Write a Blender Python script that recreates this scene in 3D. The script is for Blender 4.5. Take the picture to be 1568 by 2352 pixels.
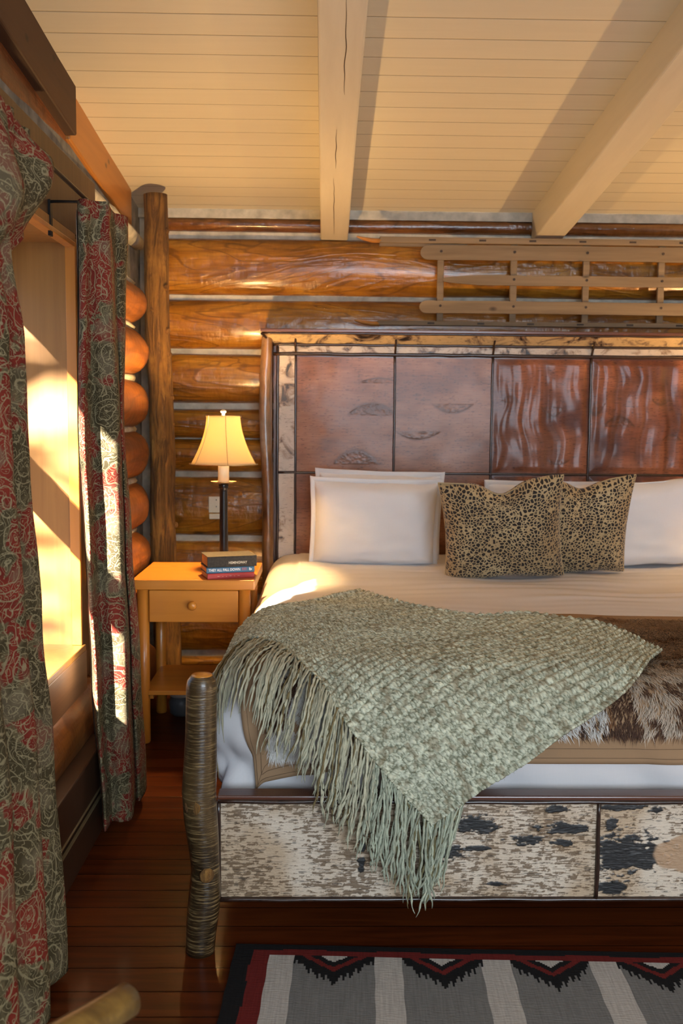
import bpy, bmesh, math, random
import numpy as np
from math import sin, cos, pi, radians, sqrt, hypot, copysign
from mathutils import Vector, Matrix, noise as mn

for o in list(bpy.data.objects):
    bpy.data.objects.remove(o, do_unlink=True)
random.seed(7)
rng = np.random.default_rng(5)
SC = bpy.context.scene
COL = SC.collection

# ------------------------------------------------------------------ camera
YAW, PITCH, ROLL = radians(1.05865), radians(5.46944), radians(0.5)
fw = Vector((sin(YAW)*cos(PITCH), cos(YAW)*cos(PITCH), -sin(PITCH)))
rt = Vector((cos(YAW), -sin(YAW), 0)); up = rt.cross(fw)
r2 = rt*cos(ROLL)+up*sin(ROLL); u2 = -rt*sin(ROLL)+up*cos(ROLL)
cd = bpy.data.cameras.new('camera'); cam = bpy.data.objects.new('camera', cd); COL.objects.link(cam)
cd.sensor_fit = 'VERTICAL'; cd.sensor_height = 36.0; cd.lens = 2200.0/2352*36.0
cd.clip_start = 0.05; cd.clip_end = 200
M = Matrix((r2, u2, -fw)).transposed().to_4x4(); M.translation = Vector((0, 0, 1.15))
cam.matrix_world = M
cd.dof.use_dof = True; cd.dof.focus_distance = 2.5; cd.dof.aperture_fstop = 5.6
SC.camera = cam

# ------------------------------------------------------------------ light
SC.view_settings.view_transform = 'Standard'; SC.view_settings.look = 'None'
SC.view_settings.gamma = 1.0; SC.view_settings.exposure = 0.0
SC.view_settings.use_curve_mapping = False
W = bpy.data.worlds.new('world'); SC.world = W; W.use_nodes = True
W.node_tree.nodes['Background'].inputs[0].default_value = (0.55, 0.72, 1.0, 1)
W.node_tree.nodes['Background'].inputs[1].default_value = 1.1

def light(name, kind, loc, power, color, direction=None, **kw):
    d = bpy.data.lights.new(name, kind); d.energy = power; d.color = color
    for k, v in kw.items(): setattr(d, k, v)
    o = bpy.data.objects.new(name, d); COL.objects.link(o); o.location = loc
    if direction is not None:
        o.rotation_euler = Vector(direction).to_track_quat('-Z', 'Y').to_euler()
    return o
SUN_DIR = (1.0, 2.0, -1.05)
light('sun', 'SUN', (-3, -3, 4), 75.0, (1.0, 0.93, 0.84), SUN_DIR, angle=radians(0.9))
light('daylight_window_rear', 'AREA', (0.95, -1.88, 1.45), 112.0, (0.74, 0.87, 1.0), (0.0, 1, -0.12), shape='RECTANGLE', size=2.0, size_y=1.3)

# ------------------------------------------------------------------ material helpers
class NT:
    def __init__(s, name):
        s.m = bpy.data.materials.new(name); s.m.use_nodes = True
        s.t = s.m.node_tree; s.t.nodes.clear()
        s.out = s.n('ShaderNodeOutputMaterial'); s.b = s.n('ShaderNodeBsdfPrincipled')
        s.t.links.new(s.b.outputs[0], s.out.inputs[0])
    def n(s, typ, **kw):
        nd = s.t.nodes.new(typ)
        for k, v in kw.items(): setattr(nd, k, v)
        return nd
    def put(s, sock, v):
        if v is None: return
        if isinstance(v, bpy.types.NodeSocket): s.t.links.new(v, sock)
        else:
            if isinstance(v, tuple) and len(v) == 3 and sock.type == 'RGBA': v = (*v, 1)
            sock.default_value = v
    def coord(s, scale=(1, 1, 1), kind='Object', rot=(0, 0, 0), loc=(0, 0, 0)):
        tc = s.n('ShaderNodeTexCoord'); mp = s.n('ShaderNodeMapping')
        s.t.links.new(tc.outputs[kind], mp.inputs[0])
        mp.inputs['Scale'].default_value = scale; mp.inputs['Rotation'].default_value = rot
        mp.inputs['Location'].default_value = loc
        return mp.outputs[0]
    def noise(s, vec, scale=5, detail=4, rough=0.55, dist=0.0, color=False):
        nd = s.n('ShaderNodeTexNoise'); s.put(nd.inputs['Vector'], vec)
        nd.inputs['Scale'].default_value = scale; nd.inputs['Detail'].default_value = detail
        nd.inputs['Roughness'].default_value = rough; nd.inputs['Distortion'].default_value = dist
        return nd.outputs[1 if color else 0]
    def vor(s, vec, scale=5, feature='F1', rnd=1.0, out=0):
        nd = s.n('ShaderNodeTexVoronoi', feature=feature); s.put(nd.inputs['Vector'], vec)
        nd.inputs['Scale'].default_value = scale; nd.inputs['Randomness'].default_value = rnd
        return nd.outputs[out]
    def ramp(s, f, stops, interp='LINEAR'):
        nd = s.n('ShaderNodeValToRGB'); s.put(nd.inputs[0], f); cr = nd.color_ramp; cr.interpolation = interp
        while len(cr.elements) < len(stops): cr.elements.new(0.5)
        for e, (p, c) in zip(cr.elements, stops):
            e.position = p; e.color = (*c, 1) if isinstance(c, tuple) else (c, c, c, 1)
        return nd.outputs[0]
    def mix(s, f, a, b, mode='MIX'):
        nd = s.n('ShaderNodeMix', data_type='RGBA', blend_type=mode)
        s.put(nd.inputs[0], f); s.put(nd.inputs[6], a); s.put(nd.inputs[7], b); return nd.outputs[2]
    def math(s, op, a, b=0.0, c=None):
        nd = s.n('ShaderNodeMath', operation=op); s.put(nd.inputs[0], a); s.put(nd.inputs[1], b)
        if c is not None: s.put(nd.inputs[2], c)
        return nd.outputs[0]
    def addv(s, a, b, k=1.0):
        m = s.n('ShaderNodeVectorMath', operation='SCALE'); s.put(m.inputs[0], b); m.inputs['Scale'].default_value = k
        nd = s.n('ShaderNodeVectorMath', operation='ADD'); s.put(nd.inputs[0], a); s.put(nd.inputs[1], m.outputs[0]); return nd.outputs[0]
    def bump(s, h, strength=0.3, dist=0.01, normal=None):
        nd = s.n('ShaderNodeBump'); s.put(nd.inputs['Height'], h)
        nd.inputs['Strength'].default_value = strength; nd.inputs['Distance'].default_value = dist
        if normal is not None: s.put(nd.inputs['Normal'], normal)
        return nd.outputs[0]
    def attr(s, name):
        nd = s.n('ShaderNodeAttribute'); nd.attribute_name = name; return nd.outputs['Color']
    def fin(s, color=None, rough=0.6, normal=None, coat=0.0, coat_rough=0.1, metal=0.0, sheen=0.0, spec=None, sub=0.0):
        b = s.b.inputs
        s.put(b['Base Color'], color); s.put(b['Roughness'], rough)
        if normal is not None: s.put(b['Normal'], normal)
        b['Coat Weight'].default_value = coat; b['Coat Roughness'].default_value = coat_rough
        b['Metallic'].default_value = metal; b['Sheen Weight'].default_value = sheen
        if spec is not None: b['Specular IOR Level'].default_value = spec
        return s.m

def plain(name, color, rough=0.6, metal=0.0, coat=0.0, var=0.12, scale=30):
    t = NT(name); f = t.noise(t.coord(), scale, 3)
    c = t.ramp(f, [(0.3, tuple(x*(1-var) for x in color)), (0.7, tuple(min(1, x*(1+var)) for x in color))])
    return t.fin(c, rough, t.bump(f, 0.08, 0.002), coat, 0.1, metal)

def log_wood(name, axis, dark, mid, light_, rough=0.3, coat=0.35, rings=26, bump=0.5):
    t = NT(name)
    st = [7.0, 7.0, 7.0]; st[axis] = 1.6
    v = t.coord(tuple(st))
    big = t.noise(v, 0.9, 3, 0.5, 0.6)
    ring = t.math('SINE', t.math('MULTIPLY', big, rings*2.0))
    ringl = t.ramp(ring, [(0.0, 0.0), (0.75, 0.0), (1.0, 1.0)])
    st2 = [60.0, 60.0, 60.0]; st2[axis] = 3.0
    fine = t.noise(t.coord(tuple(st2)), 1.5, 4, 0.6)
    st3 = [3.0, 3.0, 3.0]; st3[axis] = 0.9
    patch = t.noise(t.coord(tuple(st3)), 1.7, 4, 0.6, 0.8)
    # short cross marks left by the drawknife
    st4 = [16.0, 16.0, 16.0]; st4[axis] = 30.0
    cross = t.noise(t.coord(tuple(st4)), 0.8, 3, 0.6)
    c = t.ramp(patch, [(0.3, dark), (0.52, mid), (0.74, light_)])
    c = t.mix(t.math('MULTIPLY', ringl, 0.5), c, tuple(x*0.45 for x in dark))
    c = t.mix(t.math('MULTIPLY', t.ramp(fine, [(0.35, 1.0), (0.6, 0.0)]), 0.4), c, dark)
    c = t.mix(t.math('MULTIPLY', t.ramp(cross, [(0.34, 1.0), (0.5, 0.0)]), 0.3), c, dark)
    kn = t.vor(t.coord(tuple(x*0.6 if i != axis else 2.2 for i, x in enumerate(st))), 1.0)
    c = t.mix(t.ramp(kn, [(0.03, 0.9), (0.09, 0.0)]), c, (0.03, 0.01, 0.004))
    h = t.math('ADD', t.math('MULTIPLY', patch, 1.5), t.math('ADD', t.math('MULTIPLY', ring, 0.10), t.math('ADD', t.math('MULTIPLY', fine, 0.25), t.math('MULTIPLY', cross, 0.6))))
    return t.fin(c, rough, t.bump(h, bump, 0.012), coat, 0.18)

def plank_wood(name, axis, dark, light_, rough=0.4, coat=0.2, fine=1.0, bump=0.15, knots=True):
    t = NT(name); st = [22.0*fine]*3; st[axis] = 1.1*fine
    g = t.noise(t.coord(tuple(st)), 1.2, 5, 0.6, 0.5)
    st2 = [4.0]*3; st2[axis] = 0.8
    b = t.noise(t.coord(tuple(st2)), 1.5, 3, 0.5, 0.4)
    c = t.ramp(g, [(0.3, dark), (0.7, light_)])
    c = t.mix(t.math('MULTIPLY', b, 0.5), c, tuple((x+y)/2 for x, y in zip(dark, light_)))
    if knots:
        st3 = [9.0]*3; st3[axis] = 5.0
        k = t.vor(t.coord(tuple(st3)), 1.0)
        c = t.mix(t.ramp(k, [(0.05, 0.85), (0.12, 0.0)]), c, tuple(x*0.25 for x in dark))
    return t.fin(c, rough, t.bump(g, bump, 0.003), coat, 0.15)

M_ = {}
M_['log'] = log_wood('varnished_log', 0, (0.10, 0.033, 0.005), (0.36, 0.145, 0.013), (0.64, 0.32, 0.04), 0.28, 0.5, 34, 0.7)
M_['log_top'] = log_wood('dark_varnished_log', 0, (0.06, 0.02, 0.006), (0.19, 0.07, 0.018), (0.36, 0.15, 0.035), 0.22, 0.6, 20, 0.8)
M_['log_y'] = log_wood('orange_log', 1, (0.11, 0.032, 0.006), (0.25, 0.082, 0.011), (0.34, 0.125, 0.018), 0.5, 0.1, 8, 0.5)
M_['plate_log'] = log_wood('wall_plate_log', 1, (0.09, 0.026, 0.006), (0.22, 0.065, 0.015), (0.38, 0.15, 0.04), 0.5, 0.1, 10, 0.8)
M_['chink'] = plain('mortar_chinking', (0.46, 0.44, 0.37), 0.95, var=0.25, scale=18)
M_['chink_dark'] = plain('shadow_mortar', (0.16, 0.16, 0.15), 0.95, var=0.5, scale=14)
M_['beam'] = plank_wood('cream_painted_beam', 1, (0.56, 0.51, 0.40), (0.64, 0.59, 0.47), 0.45, 0.1, 0.8, 0.08, False)
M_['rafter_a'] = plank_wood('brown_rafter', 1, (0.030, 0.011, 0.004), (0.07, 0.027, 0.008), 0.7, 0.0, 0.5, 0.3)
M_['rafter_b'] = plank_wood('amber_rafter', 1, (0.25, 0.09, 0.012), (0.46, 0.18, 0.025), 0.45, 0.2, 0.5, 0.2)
M_['pine'] = plank_wood('honey_pine', 0, (0.52, 0.185, 0.022), (0.66, 0.27, 0.038), 0.32, 0.3, 0.8, 0.06)
M_['pine_z'] = plank_wood('honey_pine_upright', 2, (0.52, 0.18, 0.022), (0.66, 0.265, 0.038), 0.32, 0.3, 0.8, 0.06)
M_['jamb'] = plank_wood('golden_jamb_board', 2, (0.27, 0.115, 0.018), (0.38, 0.175, 0.034), 0.45, 0.15, 1.6, 0.2, False)
M_['casing'] = plank_wood('brown_casing_board', 2, (0.045, 0.018, 0.005), (0.085, 0.036, 0.009), 0.5, 0.1, 1.2, 0.25)
M_['casing_low'] = plank_wood('umber_apron_board', 1, (0.15, 0.07, 0.03), (0.25, 0.13, 0.06), 0.5, 0.1, 1.2, 0.3)
M_['heater'] = plain('brown_enamel', (0.05, 0.022, 0.01), 0.4, var=0.1)
M_['black'] = plain('black_iron', (0.012, 0.011, 0.010), 0.42, 0.6, var=0.2)
M_['bronze'] = plain('dark_bronze', (0.035, 0.030, 0.028), 0.32, 0.7, 0.3)
M_['twig'] = plain('dark_twig_bark', (0.030, 0.014, 0.009), 0.3, 0, 0.5, 0.5, 60)
M_['mahog'] = plank_wood('dark_red_moulding', 0, (0.055, 0.018, 0.010), (0.12, 0.04, 0.02), 0.3, 0.4, 1.0, 0.1, False)
M_['brass'] = plain('lamp_dish_metal', (0.55, 0.42, 0.22), 0.3, 0.7)
M_['cream_metal'] = plain('cream_finial', (0.8, 0.72, 0.55), 0.4)
M_['candle'] = plain('ivory_candle_sleeve', (0.85, 0.76, 0.58), 0.5, var=0.03)
M_['plastic'] = plain('ivory_outlet_plastic', (0.72, 0.66, 0.50), 0.45, var=0.03)
M_['paper'] = plain('book_pages', (0.55, 0.40, 0.24), 0.9, var=0.2, scale=200)
M_['white_wall'] = plain('off_white_plaster', (0.42, 0.33, 0.22), 0.9)

def boards_mat(name, axis, period, base, line, rough, coat, grain, phase=0.0, var=0.1, lw=0.03, bump=0.3, endj=0.0):
    """boards laid side by side: joints every `period` along `axis`"""
    t = NT(name); tc = t.n('ShaderNodeTexCoord'); sp = t.n('ShaderNodeSeparateXYZ')
    t.t.links.new(tc.outputs['Object'], sp.inputs[0])
    x = t.math('ADD', t.math('DIVIDE', sp.outputs[axis], period), phase)
    fr = t.math('FRACT', x); idn = t.math('FLOOR', x)
    edge = t.math('MINIMUM', fr, t.math('SUBTRACT', 1.0, fr))
    joint = t.ramp(edge, [(0.0, 1.0), (lw, 0.0)])
    wn = t.n('ShaderNodeTexWhiteNoise', noise_dimensions='1D'); t.put(wn.inputs['W'], idn)
    st = [1.0, 1.0, 1.0]; st[axis] = grain[0]; st[1-axis] = grain[1]
    off = t.n('ShaderNodeCombineXYZ'); t.put(off.inputs[1-axis], t.math('MULTIPLY', wn.outputs[0], 7.0))
    v = t.addv(t.coord(tuple(st)), off.outputs[0], 1.0)
    g = t.noise(v, 1.0, 5, 0.6, 0.7)
    f = t.math('ADD', t.math('MULTIPLY', g, 0.7), t.math('MULTIPLY', wn.outputs[0], 0.3*var*10))
    c = t.ramp(f, base)
    c = t.mix(joint, c, line)
    h = t.math('SUBTRACT', t.math('MULTIPLY', g, 0.15), joint)
    return t.fin(c, rough, t.bump(h, bump, 0.004), coat, 0.12, spec=0.07 if 'floor' in name else 0.5)
M_['floor'] = boards_mat('red_brown_floorboards', 1, 0.0835, [(0.25, (0.034, 0.007, 0.002)), (0.5, (0.085, 0.018, 0.004)), (0.8, (0.14, 0.033, 0.006))], (0.006, 0.002, 0.001), 0.36, 0.10, (42.0, 3.2), 0.0, 0.08)
M_['ceiling'] = boards_mat('cream_ceiling_boards', 1, 0.1155, [(0.2, (0.60, 0.555, 0.43)), (0.8, (0.66, 0.61, 0.48))], (0.30, 0.25, 0.17), 0.5, 0.1, (30.0, 2.0), 0.48, 0.05, 0.028, 0.5)

def bark_post():
    t = NT('peeled_post_bark'); v = t.coord((26, 26, 3.2)); w = t.coord((3, 3, 2.2))
    g = t.noise(v, 1.6, 6, 0.65, 1.2); p = t.noise(w, 1.5, 4, 0.6, 0.5)
    c = t.ramp(p, [(0.35, (0.11, 0.050, 0.013)), (0.55, (0.30, 0.145, 0.030)), (0.7, (0.46, 0.23, 0.048))])
    c = t.mix(t.ramp(g, [(0.38, 0.75), (0.55, 0.0)]), c, (0.06, 0.026, 0.009))
    return t.fin(c, 0.8, t.bump(g, 1.0, 0.03))
M_['post'] = bark_post()

def birch_dark():
    t = NT('dark_varnished_birch_bark')
    v = t.coord((14, 14, 260)); lent = t.noise(v, 1.0, 3, 0.7, 0.15)
    p = t.noise(t.coord((9, 9, 4)), 1.4, 4, 0.6, 0.7)
    c = t.ramp(p, [(0.35, (0.018, 0.011, 0.005)), (0.55, (0.06, 0.036, 0.014)), (0.75, (0.13, 0.08, 0.03))])
    c = t.mix(t.ramp(lent, [(0.52, 0.0), (0.64, 0.85)]), c, (0.26, 0.175, 0.075))
    return t.fin(c, 0.3, t.bump(lent, 0.35, 0.004), 0.45, 0.2)
M_['birch_dark'] = birch_dark()

def birch_light(name, warm=0.0):
    t = NT(name)
    lent = t.noise(t.coord((34, 20, 230)), 1.0, 3, 0.7, 0.1)
    lent2 = t.noise(t.coord((230, 20, 34)), 1.0, 3, 0.7, 0.1)
    p = t.noise(t.coord((7, 7, 9)), 1.3, 5, 0.65, 1.0)
    base = (0.50+0.1*warm, 0.42+0.02*warm, 0.33-0.1*warm)
    c = t.ramp(p, [(0.36, (0.015, 0.010, 0.008)), (0.42, (0.25, 0.17, 0.11)), (0.50, base), (0.75, tuple(min(1, x*1.2) for x in base))])
    c = t.mix(t.ramp(lent, [(0.60, 0.0), (0.69, 0.9)]), c, (0.10, 0.055, 0.03))
    return t.fin(c, 0.42, t.bump(lent, 0.3, 0.003), 0.2, 0.25)
M_['birch'] = birch_light('pale_birch_bark')
M_['birch_lamplit'] = birch_light('lamplit_birch_bark', 1.0)  # pale birch with the yellow lamplight on the cornice put into its colour

def attr_mat(name, rough=0.5, coat=0.0, coat_rough=0.15, sheen=0.0, fine=None, sub=0.0, spec=None):
    t = NT(name); c = t.attr('Col'); nrm = None
    if fine: nrm = t.bump(t.noise(t.coord(fine[0]), 1.0, 3), fine[1], fine[2])
    return t.fin(c, rough, nrm, coat, coat_rough, 0, sheen, spec)
M_['hb_panel'] = attr_mat('varnished_bark_panel', 0.42, 0.22, 0.18, fine=((60, 60, 420), 0.12, 0.002), spec=0.3)
M_['fb_panel'] = attr_mat('mottled_birch_panel', 0.5, 0.15, fine=((90, 90, 420), 0.5, 0.003))
M_['throw'] = attr_mat('green_boucle_knit', 0.95, sheen=0.0, fine=((420, 420, 420), 0.6, 0.004), spec=0.1)
M_['fur'] = attr_mat('fur_pile', 0.75, spec=0.2)

def linen(name, color, weave=500, bump=0.12, wr=0.0):
    t = NT(name); v = t.coord(); a = t.noise(t.coord((weave, 40, 40)), 1, 2); b = t.noise(t.coord((40, 40, weave)), 1, 2)
    w = t.math('ADD', a, b); l = t.noise(v, 6, 4)
    c = t.mix(t.math('MULTIPLY', w, 0.12), color, tuple(x*0.7 for x in color))
    h = t.math('ADD', t.math('MULTIPLY', w, 0.1), t.math('MULTIPLY', l, wr))
    return t.fin(c, 0.9, t.bump(h, bump, 0.006), spec=0.15)
M_['cotton'] = linen('white_cotton', (0.80, 0.79, 0.79), 500, 0.15, 0.7)
M_['duvet'] = linen('cream_white_percale', (0.70, 0.68, 0.68), 500, 0.15, 0.7)
M_['sheet'] = linen('white_sheet', (0.74, 0.76, 0.80), 500, 0.2, 0.8)
M_['tan'] = linen('tan_suede_cloth', (0.34, 0.215, 0.12), 300, 0.2, 0.5)
M_['grey_cloth'] = linen('grey_ticking', (0.22, 0.25, 0.28), 600, 0.2)
M_['lining'] = linen('cream_curtain_lining', (0.66, 0.60, 0.50))

def leopard():
    t = NT('spotted_cheetah_print'); v = t.coord((1, 1, 1), 'UV')
    wv = t.addv(v, t.noise(v, 16, 2, color=True), 0.018)
    e = t.vor(wv, 78, 'DISTANCE_TO_EDGE', 0.9)
    sz = t.noise(v, 9, 2)
    th = t.math('SUBTRACT', e, t.math('MULTIPLY', sz, 0.15))
    f = t.ramp(th, [(0.030, 0.0), (0.06, 1.0)])
    base = t.ramp(t.noise(v, 5, 3), [(0.3, (0.36, 0.25, 0.12)), (0.7, (0.52, 0.40, 0.22))])
    c = t.mix(f, base, (0.014, 0.009, 0.007))
    return t.fin(c, 0.8, t.bump(t.noise(v, 260, 2), 0.25, 0.003), sheen=0.15)
M_['leopard'] = leopard()

def paisley():
    t = NT('paisley_curtain_cloth'); v = t.coord((1, 1, 1), 'UV')
    wv = t.addv(v, t.noise(v, 11, 2, 0.5, 0.8, color=True), 0.06)
    cell = t.vor(wv, 13, 'F1', 0.9)                       # rings that curl round the cell seeds
    ring = t.math('SINE', t.math('MULTIPLY', cell, 34.0))
    l1 = t.ramp(ring, [(0.80, 0.0), (0.96, 1.0)])
    w2 = t.addv(v, t.noise(v, 22, 2, 0.5, 1.0, color=True), 0.05)
    e2 = t.vor(w2, 38, 'F1', 1.0); l2 = t.ramp(t.math('SINE', t.math('MULTIPLY', e2, 26.0)), [(0.78, 0.0), (0.95, 1.0)])
    reg = t.noise(wv, 11, 3, 0.5, 0.6)
    ground = t.ramp(reg, [(0.44, (0.075, 0.062, 0.028)), (0.49, (0.17, 0.14, 0.07)), (0.515, (0.20, 0.022, 0.014)), (0.62, (0.28, 0.035, 0.020))])
    pale = t.ramp(t.noise(v, 9, 2), [(0.55, 0.0), (0.62, 0.55)])
    ground = t.mix(pale, ground, (0.22, 0.18, 0.11))
    line = (0.42, 0.36, 0.20)
    c = t.mix(t.math('MULTIPLY', l1, 0.75), ground, line)
    c = t.mix(t.math('MULTIPLY', l2, 0.8), c, line)
    w = t.noise(t.coord((900, 900, 1), 'UV'), 1.0, 2)
    c = t.mix(t.math('MULTIPLY', w, 0.75), c, (0.03, 0.02, 0.015))
    return t.fin(c, 0.9, t.bump(w, 0.25, 0.003), spec=0.1)
M_['paisley'] = paisley()

def shade_mat():
    t = NT('parchment_shade')
    d = t.n('ShaderNodeBsdfDiffuse'); tr = t.n('ShaderNodeBsdfTranslucent'); mx = t.n('ShaderNodeMixShader')
    d.inputs[0].default_value = (0.86, 0.76, 0.52, 1); tr.inputs[0].default_value = (1.0, 0.88, 0.58, 1)
    mx.inputs[0].default_value = 0.62
    t.t.links.new(d.outputs[0], mx.inputs[1]); t.t.links.new(tr.outputs[0], mx.inputs[2])
    t.t.links.new(mx.outputs[0], t.out.inputs[0]); return t.m
M_['shade'] = shade_mat()
def emis(name, color, k):
    t = NT(name); t.b.inputs['Emission Color'].default_value = (*color, 1); t.b.inputs['Emission Strength'].default_value = k
    return t.fin(color)
M_['bulb'] = emis('warm_bulb', (1.0, 0.62, 0.28), 12.0)
def glass():
    t = NT('window_glass'); g = t.n('ShaderNodeBsdfTransparent'); gl = t.n('ShaderNodeBsdfGlossy'); mx = t.n('ShaderNodeMixShader')
    gl.inputs['Roughness'].default_value = 0.03; mx.inputs[0].default_value = 0.05
    t.t.links.new(g.outputs[0], mx.inputs[1]); t.t.links.new(gl.outputs[0], mx.inputs[2])
    t.t.links.new(mx.outputs[0], t.out.inputs[0]); return t.m
M_['glass'] = glass()

# ------------------------------------------------------------------ object helpers
ORG = {}
def tag(o, label, cat, group=None, kind=None):
    if label: o['label'] = label
    if cat: o['category'] = cat
    if group: o['group'] = group
    if kind: o['kind'] = kind
    return o
def thing(name, label, cat, loc, group=None):
    o = bpy.data.objects.new(name, None); COL.objects.link(o); o.location = loc; o.empty_display_size = 0.05
    tag(o, label, cat, group); ORG[o.name] = Vector(loc); return o

class MB:
    def __init__(s): s.v = []; s.f = []; s.uv = None; s.col = None; s.mi = None
    def add(s, vs, fs):
        b = len(s.v); s.v += [tuple(map(float, p)) for p in vs]; s.f += [tuple(b+i for i in f) for f in fs]; return s
    def box(s, a, b):
        x0, y0, z0 = a; x1, y1, z1 = b
        return s.add([(x0, y0, z0), (x1, y0, z0), (x1, y1, z0), (x0, y1, z0), (x0, y0, z1), (x1, y0, z1), (x1, y1, z1), (x0, y1, z1)],
                     [(0, 3, 2, 1), (4, 5, 6, 7), (0, 1, 5, 4), (1, 2, 6, 5), (2, 3, 7, 6), (3, 0, 4, 7)])
    def hexa(s, p):
        return s.add(p, [(0, 3, 2, 1), (4, 5, 6, 7), (0, 1, 5, 4), (1, 2, 6, 5), (2, 3, 7, 6), (3, 0, 4, 7)])
    def tube(s, pts, rad, seg=12, cap=True, squash=1.0, jit=0.0, seed=0, freq=6.0):
        pts = [Vector(p) for p in pts]; n = len(pts); rad = rad if hasattr(rad, '__len__') else [rad]*n
        base = len(s.v); t0 = (pts[1]-pts[0]).normalized()
        ref = Vector((0, 0, 1)) if abs(t0.z) < 0.9 else Vector((1, 0, 0))
        for i, p in enumerate(pts):
            t = (pts[min(i+1, n-1)]-pts[max(i-1, 0)]).normalized()
            a = t.cross(ref).normalized(); b = a.cross(t).normalized()
            for k in range(seg):
                th = 2*pi*k/seg; r = rad[i]
                d = a*cos(th)+b*sin(th)*squash
                if jit: r *= 1+jit*mn.noise(Vector((p.x*freq+seed, p.y*freq+cos(th)*1.3, p.z*freq+sin(th)*1.3)))
                q = p+d*r; s.v.append((q.x, q.y, q.z))
        for i in range(n-1):
            for k in range(seg):
                k2 = (k+1) % seg
                s.f.append((base+i*seg+k, base+i*seg+k2, base+(i+1)*seg+k2, base+(i+1)*seg+k))
        if cap:
            s.f.append(tuple(base+k for k in range(seg))[::-1]); s.f.append(tuple(base+(n-1)*seg+k for k in range(seg)))
        return s
    def lathe(s, c, prof, seg=32, cap=True):
        base = len(s.v); n = len(prof)
        for r, z in prof:
            for k in range(seg):
                th = 2*pi*k/seg; s.v.append((c[0]+r*cos(th), c[1]+r*sin(th), c[2]+z))
        for i in range(n-1):
            for k in range(seg):
                k2 = (k+1) % seg; s.f.append((base+i*seg+k, base+i*seg+k2, base+(i+1)*seg+k2, base+(i+1)*seg+k))
        if cap:
            s.f.append(tuple(base+k for k in range(seg))[::-1]); s.f.append(tuple(base+(n-1)*seg+k for k in range(seg)))
        return s
    def grid(s, P, uv=None, col=None):
        """P: array (nu,nv,3)"""
        nu, nv = P.shape[:2]; b = len(s.v)
        s.v += [tuple(p) for p in P.reshape(-1, 3).tolist()]
        s.f += [(b+i*nv+j, b+(i+1)*nv+j, b+(i+1)*nv+j+1, b+i*nv+j+1) for i in range(nu-1) for j in range(nv-1)]
        if uv is not None: s.uv = (s.uv or []) + uv.reshape(-1, 2).tolist()
        if col is not None: s.col = col.reshape(-1, 3)
        return s
    def build(s, name, mat, parent=None, smooth=False, bevel=0.0, solid=0.0, sub=0, fixn=False):
        org = Vector((0, 0, 0))
        root = parent
        while root is not None and root.parent is not None: root = root.parent
        if root is not None: org = ORG.get(root.name, Vector((0, 0, 0)))
        me = bpy.data.meshes.new(name)
        V = np.array(s.v, dtype=float) - np.array(org)
        me.from_pydata(V.tolist(), [], s.f); 
        if fixn:
            bm = bmesh.new(); bm.from_mesh(me); bmesh.ops.recalc_face_normals(bm, faces=bm.faces); bm.to_mesh(me); bm.free()
        mats = mat if isinstance(mat, (list, tuple)) else [mat]
        for m in mats: me.materials.append(m)
        if s.mi is not None: me.polygons.foreach_set('material_index', s.mi)
        if s.uv is not None:
            ul = me.uv_layers.new(name='UVMap'); idx = np.zeros(len(me.loops), dtype=np.int32); me.loops.foreach_get('vertex_index', idx)
            ul.data.foreach_set('uv', np.array(s.uv)[idx].ravel())
        if s.col is not None:
            ca = me.color_attributes.new('Col', 'FLOAT_COLOR', 'POINT')
            ca.data.foreach_set('color', np.hstack([s.col, np.ones((len(s.col), 1))]).ravel().astype(np.float32))
        if smooth: me.polygons.foreach_set('use_smooth', [True]*len(me.polygons))
        me.update()
        o = bpy.data.objects.new(name, me); COL.objects.link(o)
        if parent is not None: o.parent = parent
        if bevel:
            m = o.modifiers.new('bevel', 'BEVEL'); m.width = bevel; m.segments = 2; m.limit_method = 'ANGLE'; m.angle_limit = radians(40)
        if solid:
            m = o.modifiers.new('solid', 'SOLIDIFY'); m.thickness = solid; m.offset = 0
        if sub:
            m = o.modifiers.new('sub', 'SUBSURF'); m.levels = sub; m.render_levels = sub
        return o
def struct(o): o['kind'] = 'structure'; return o

# numpy value noise
_lat = rng.random((256, 256))
def vnoise(x, y):
    xi = np.floor(x).astype(int); yi = np.floor(y).astype(int); fx = x-xi; fy = y-yi
    fx = fx*fx*(3-2*fx); fy = fy*fy*(3-2*fy)
    g = lambda i, j: _lat[i % 256, j % 256]
    return (g(xi, yi)*(1-fx)+g(xi+1, yi)*fx)*(1-fy)+(g(xi, yi+1)*(1-fx)+g(xi+1, yi+1)*fx)*fy
def fbm(x, y, o=4, g=0.5):
    s = 0; a = 1; n = 0
    for k in range(o):
        s = s+a*vnoise(x*2**k+17.3*k, y*2**k+5.1*k); n += a; a *= g
        x, y = 0.8*x-0.6*y+3.1, 0.6*x+0.8*y+1.7
    return s/n
def sst(a, b, x): t = np.clip((x-a)/(b-a), 0, 1); return t*t*(3-2*t)
def lerp3(c0, c1, t): return np.array(c0)*(1-t[..., None])+np.array(c1)*t[..., None]

CZ = lambda y: 2.08+0.095*(4.42-y)      # height of the sloping ceiling at depth y
XL, XR, YB, YF = -0.78, 3.3, 4.42, -2.0

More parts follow.
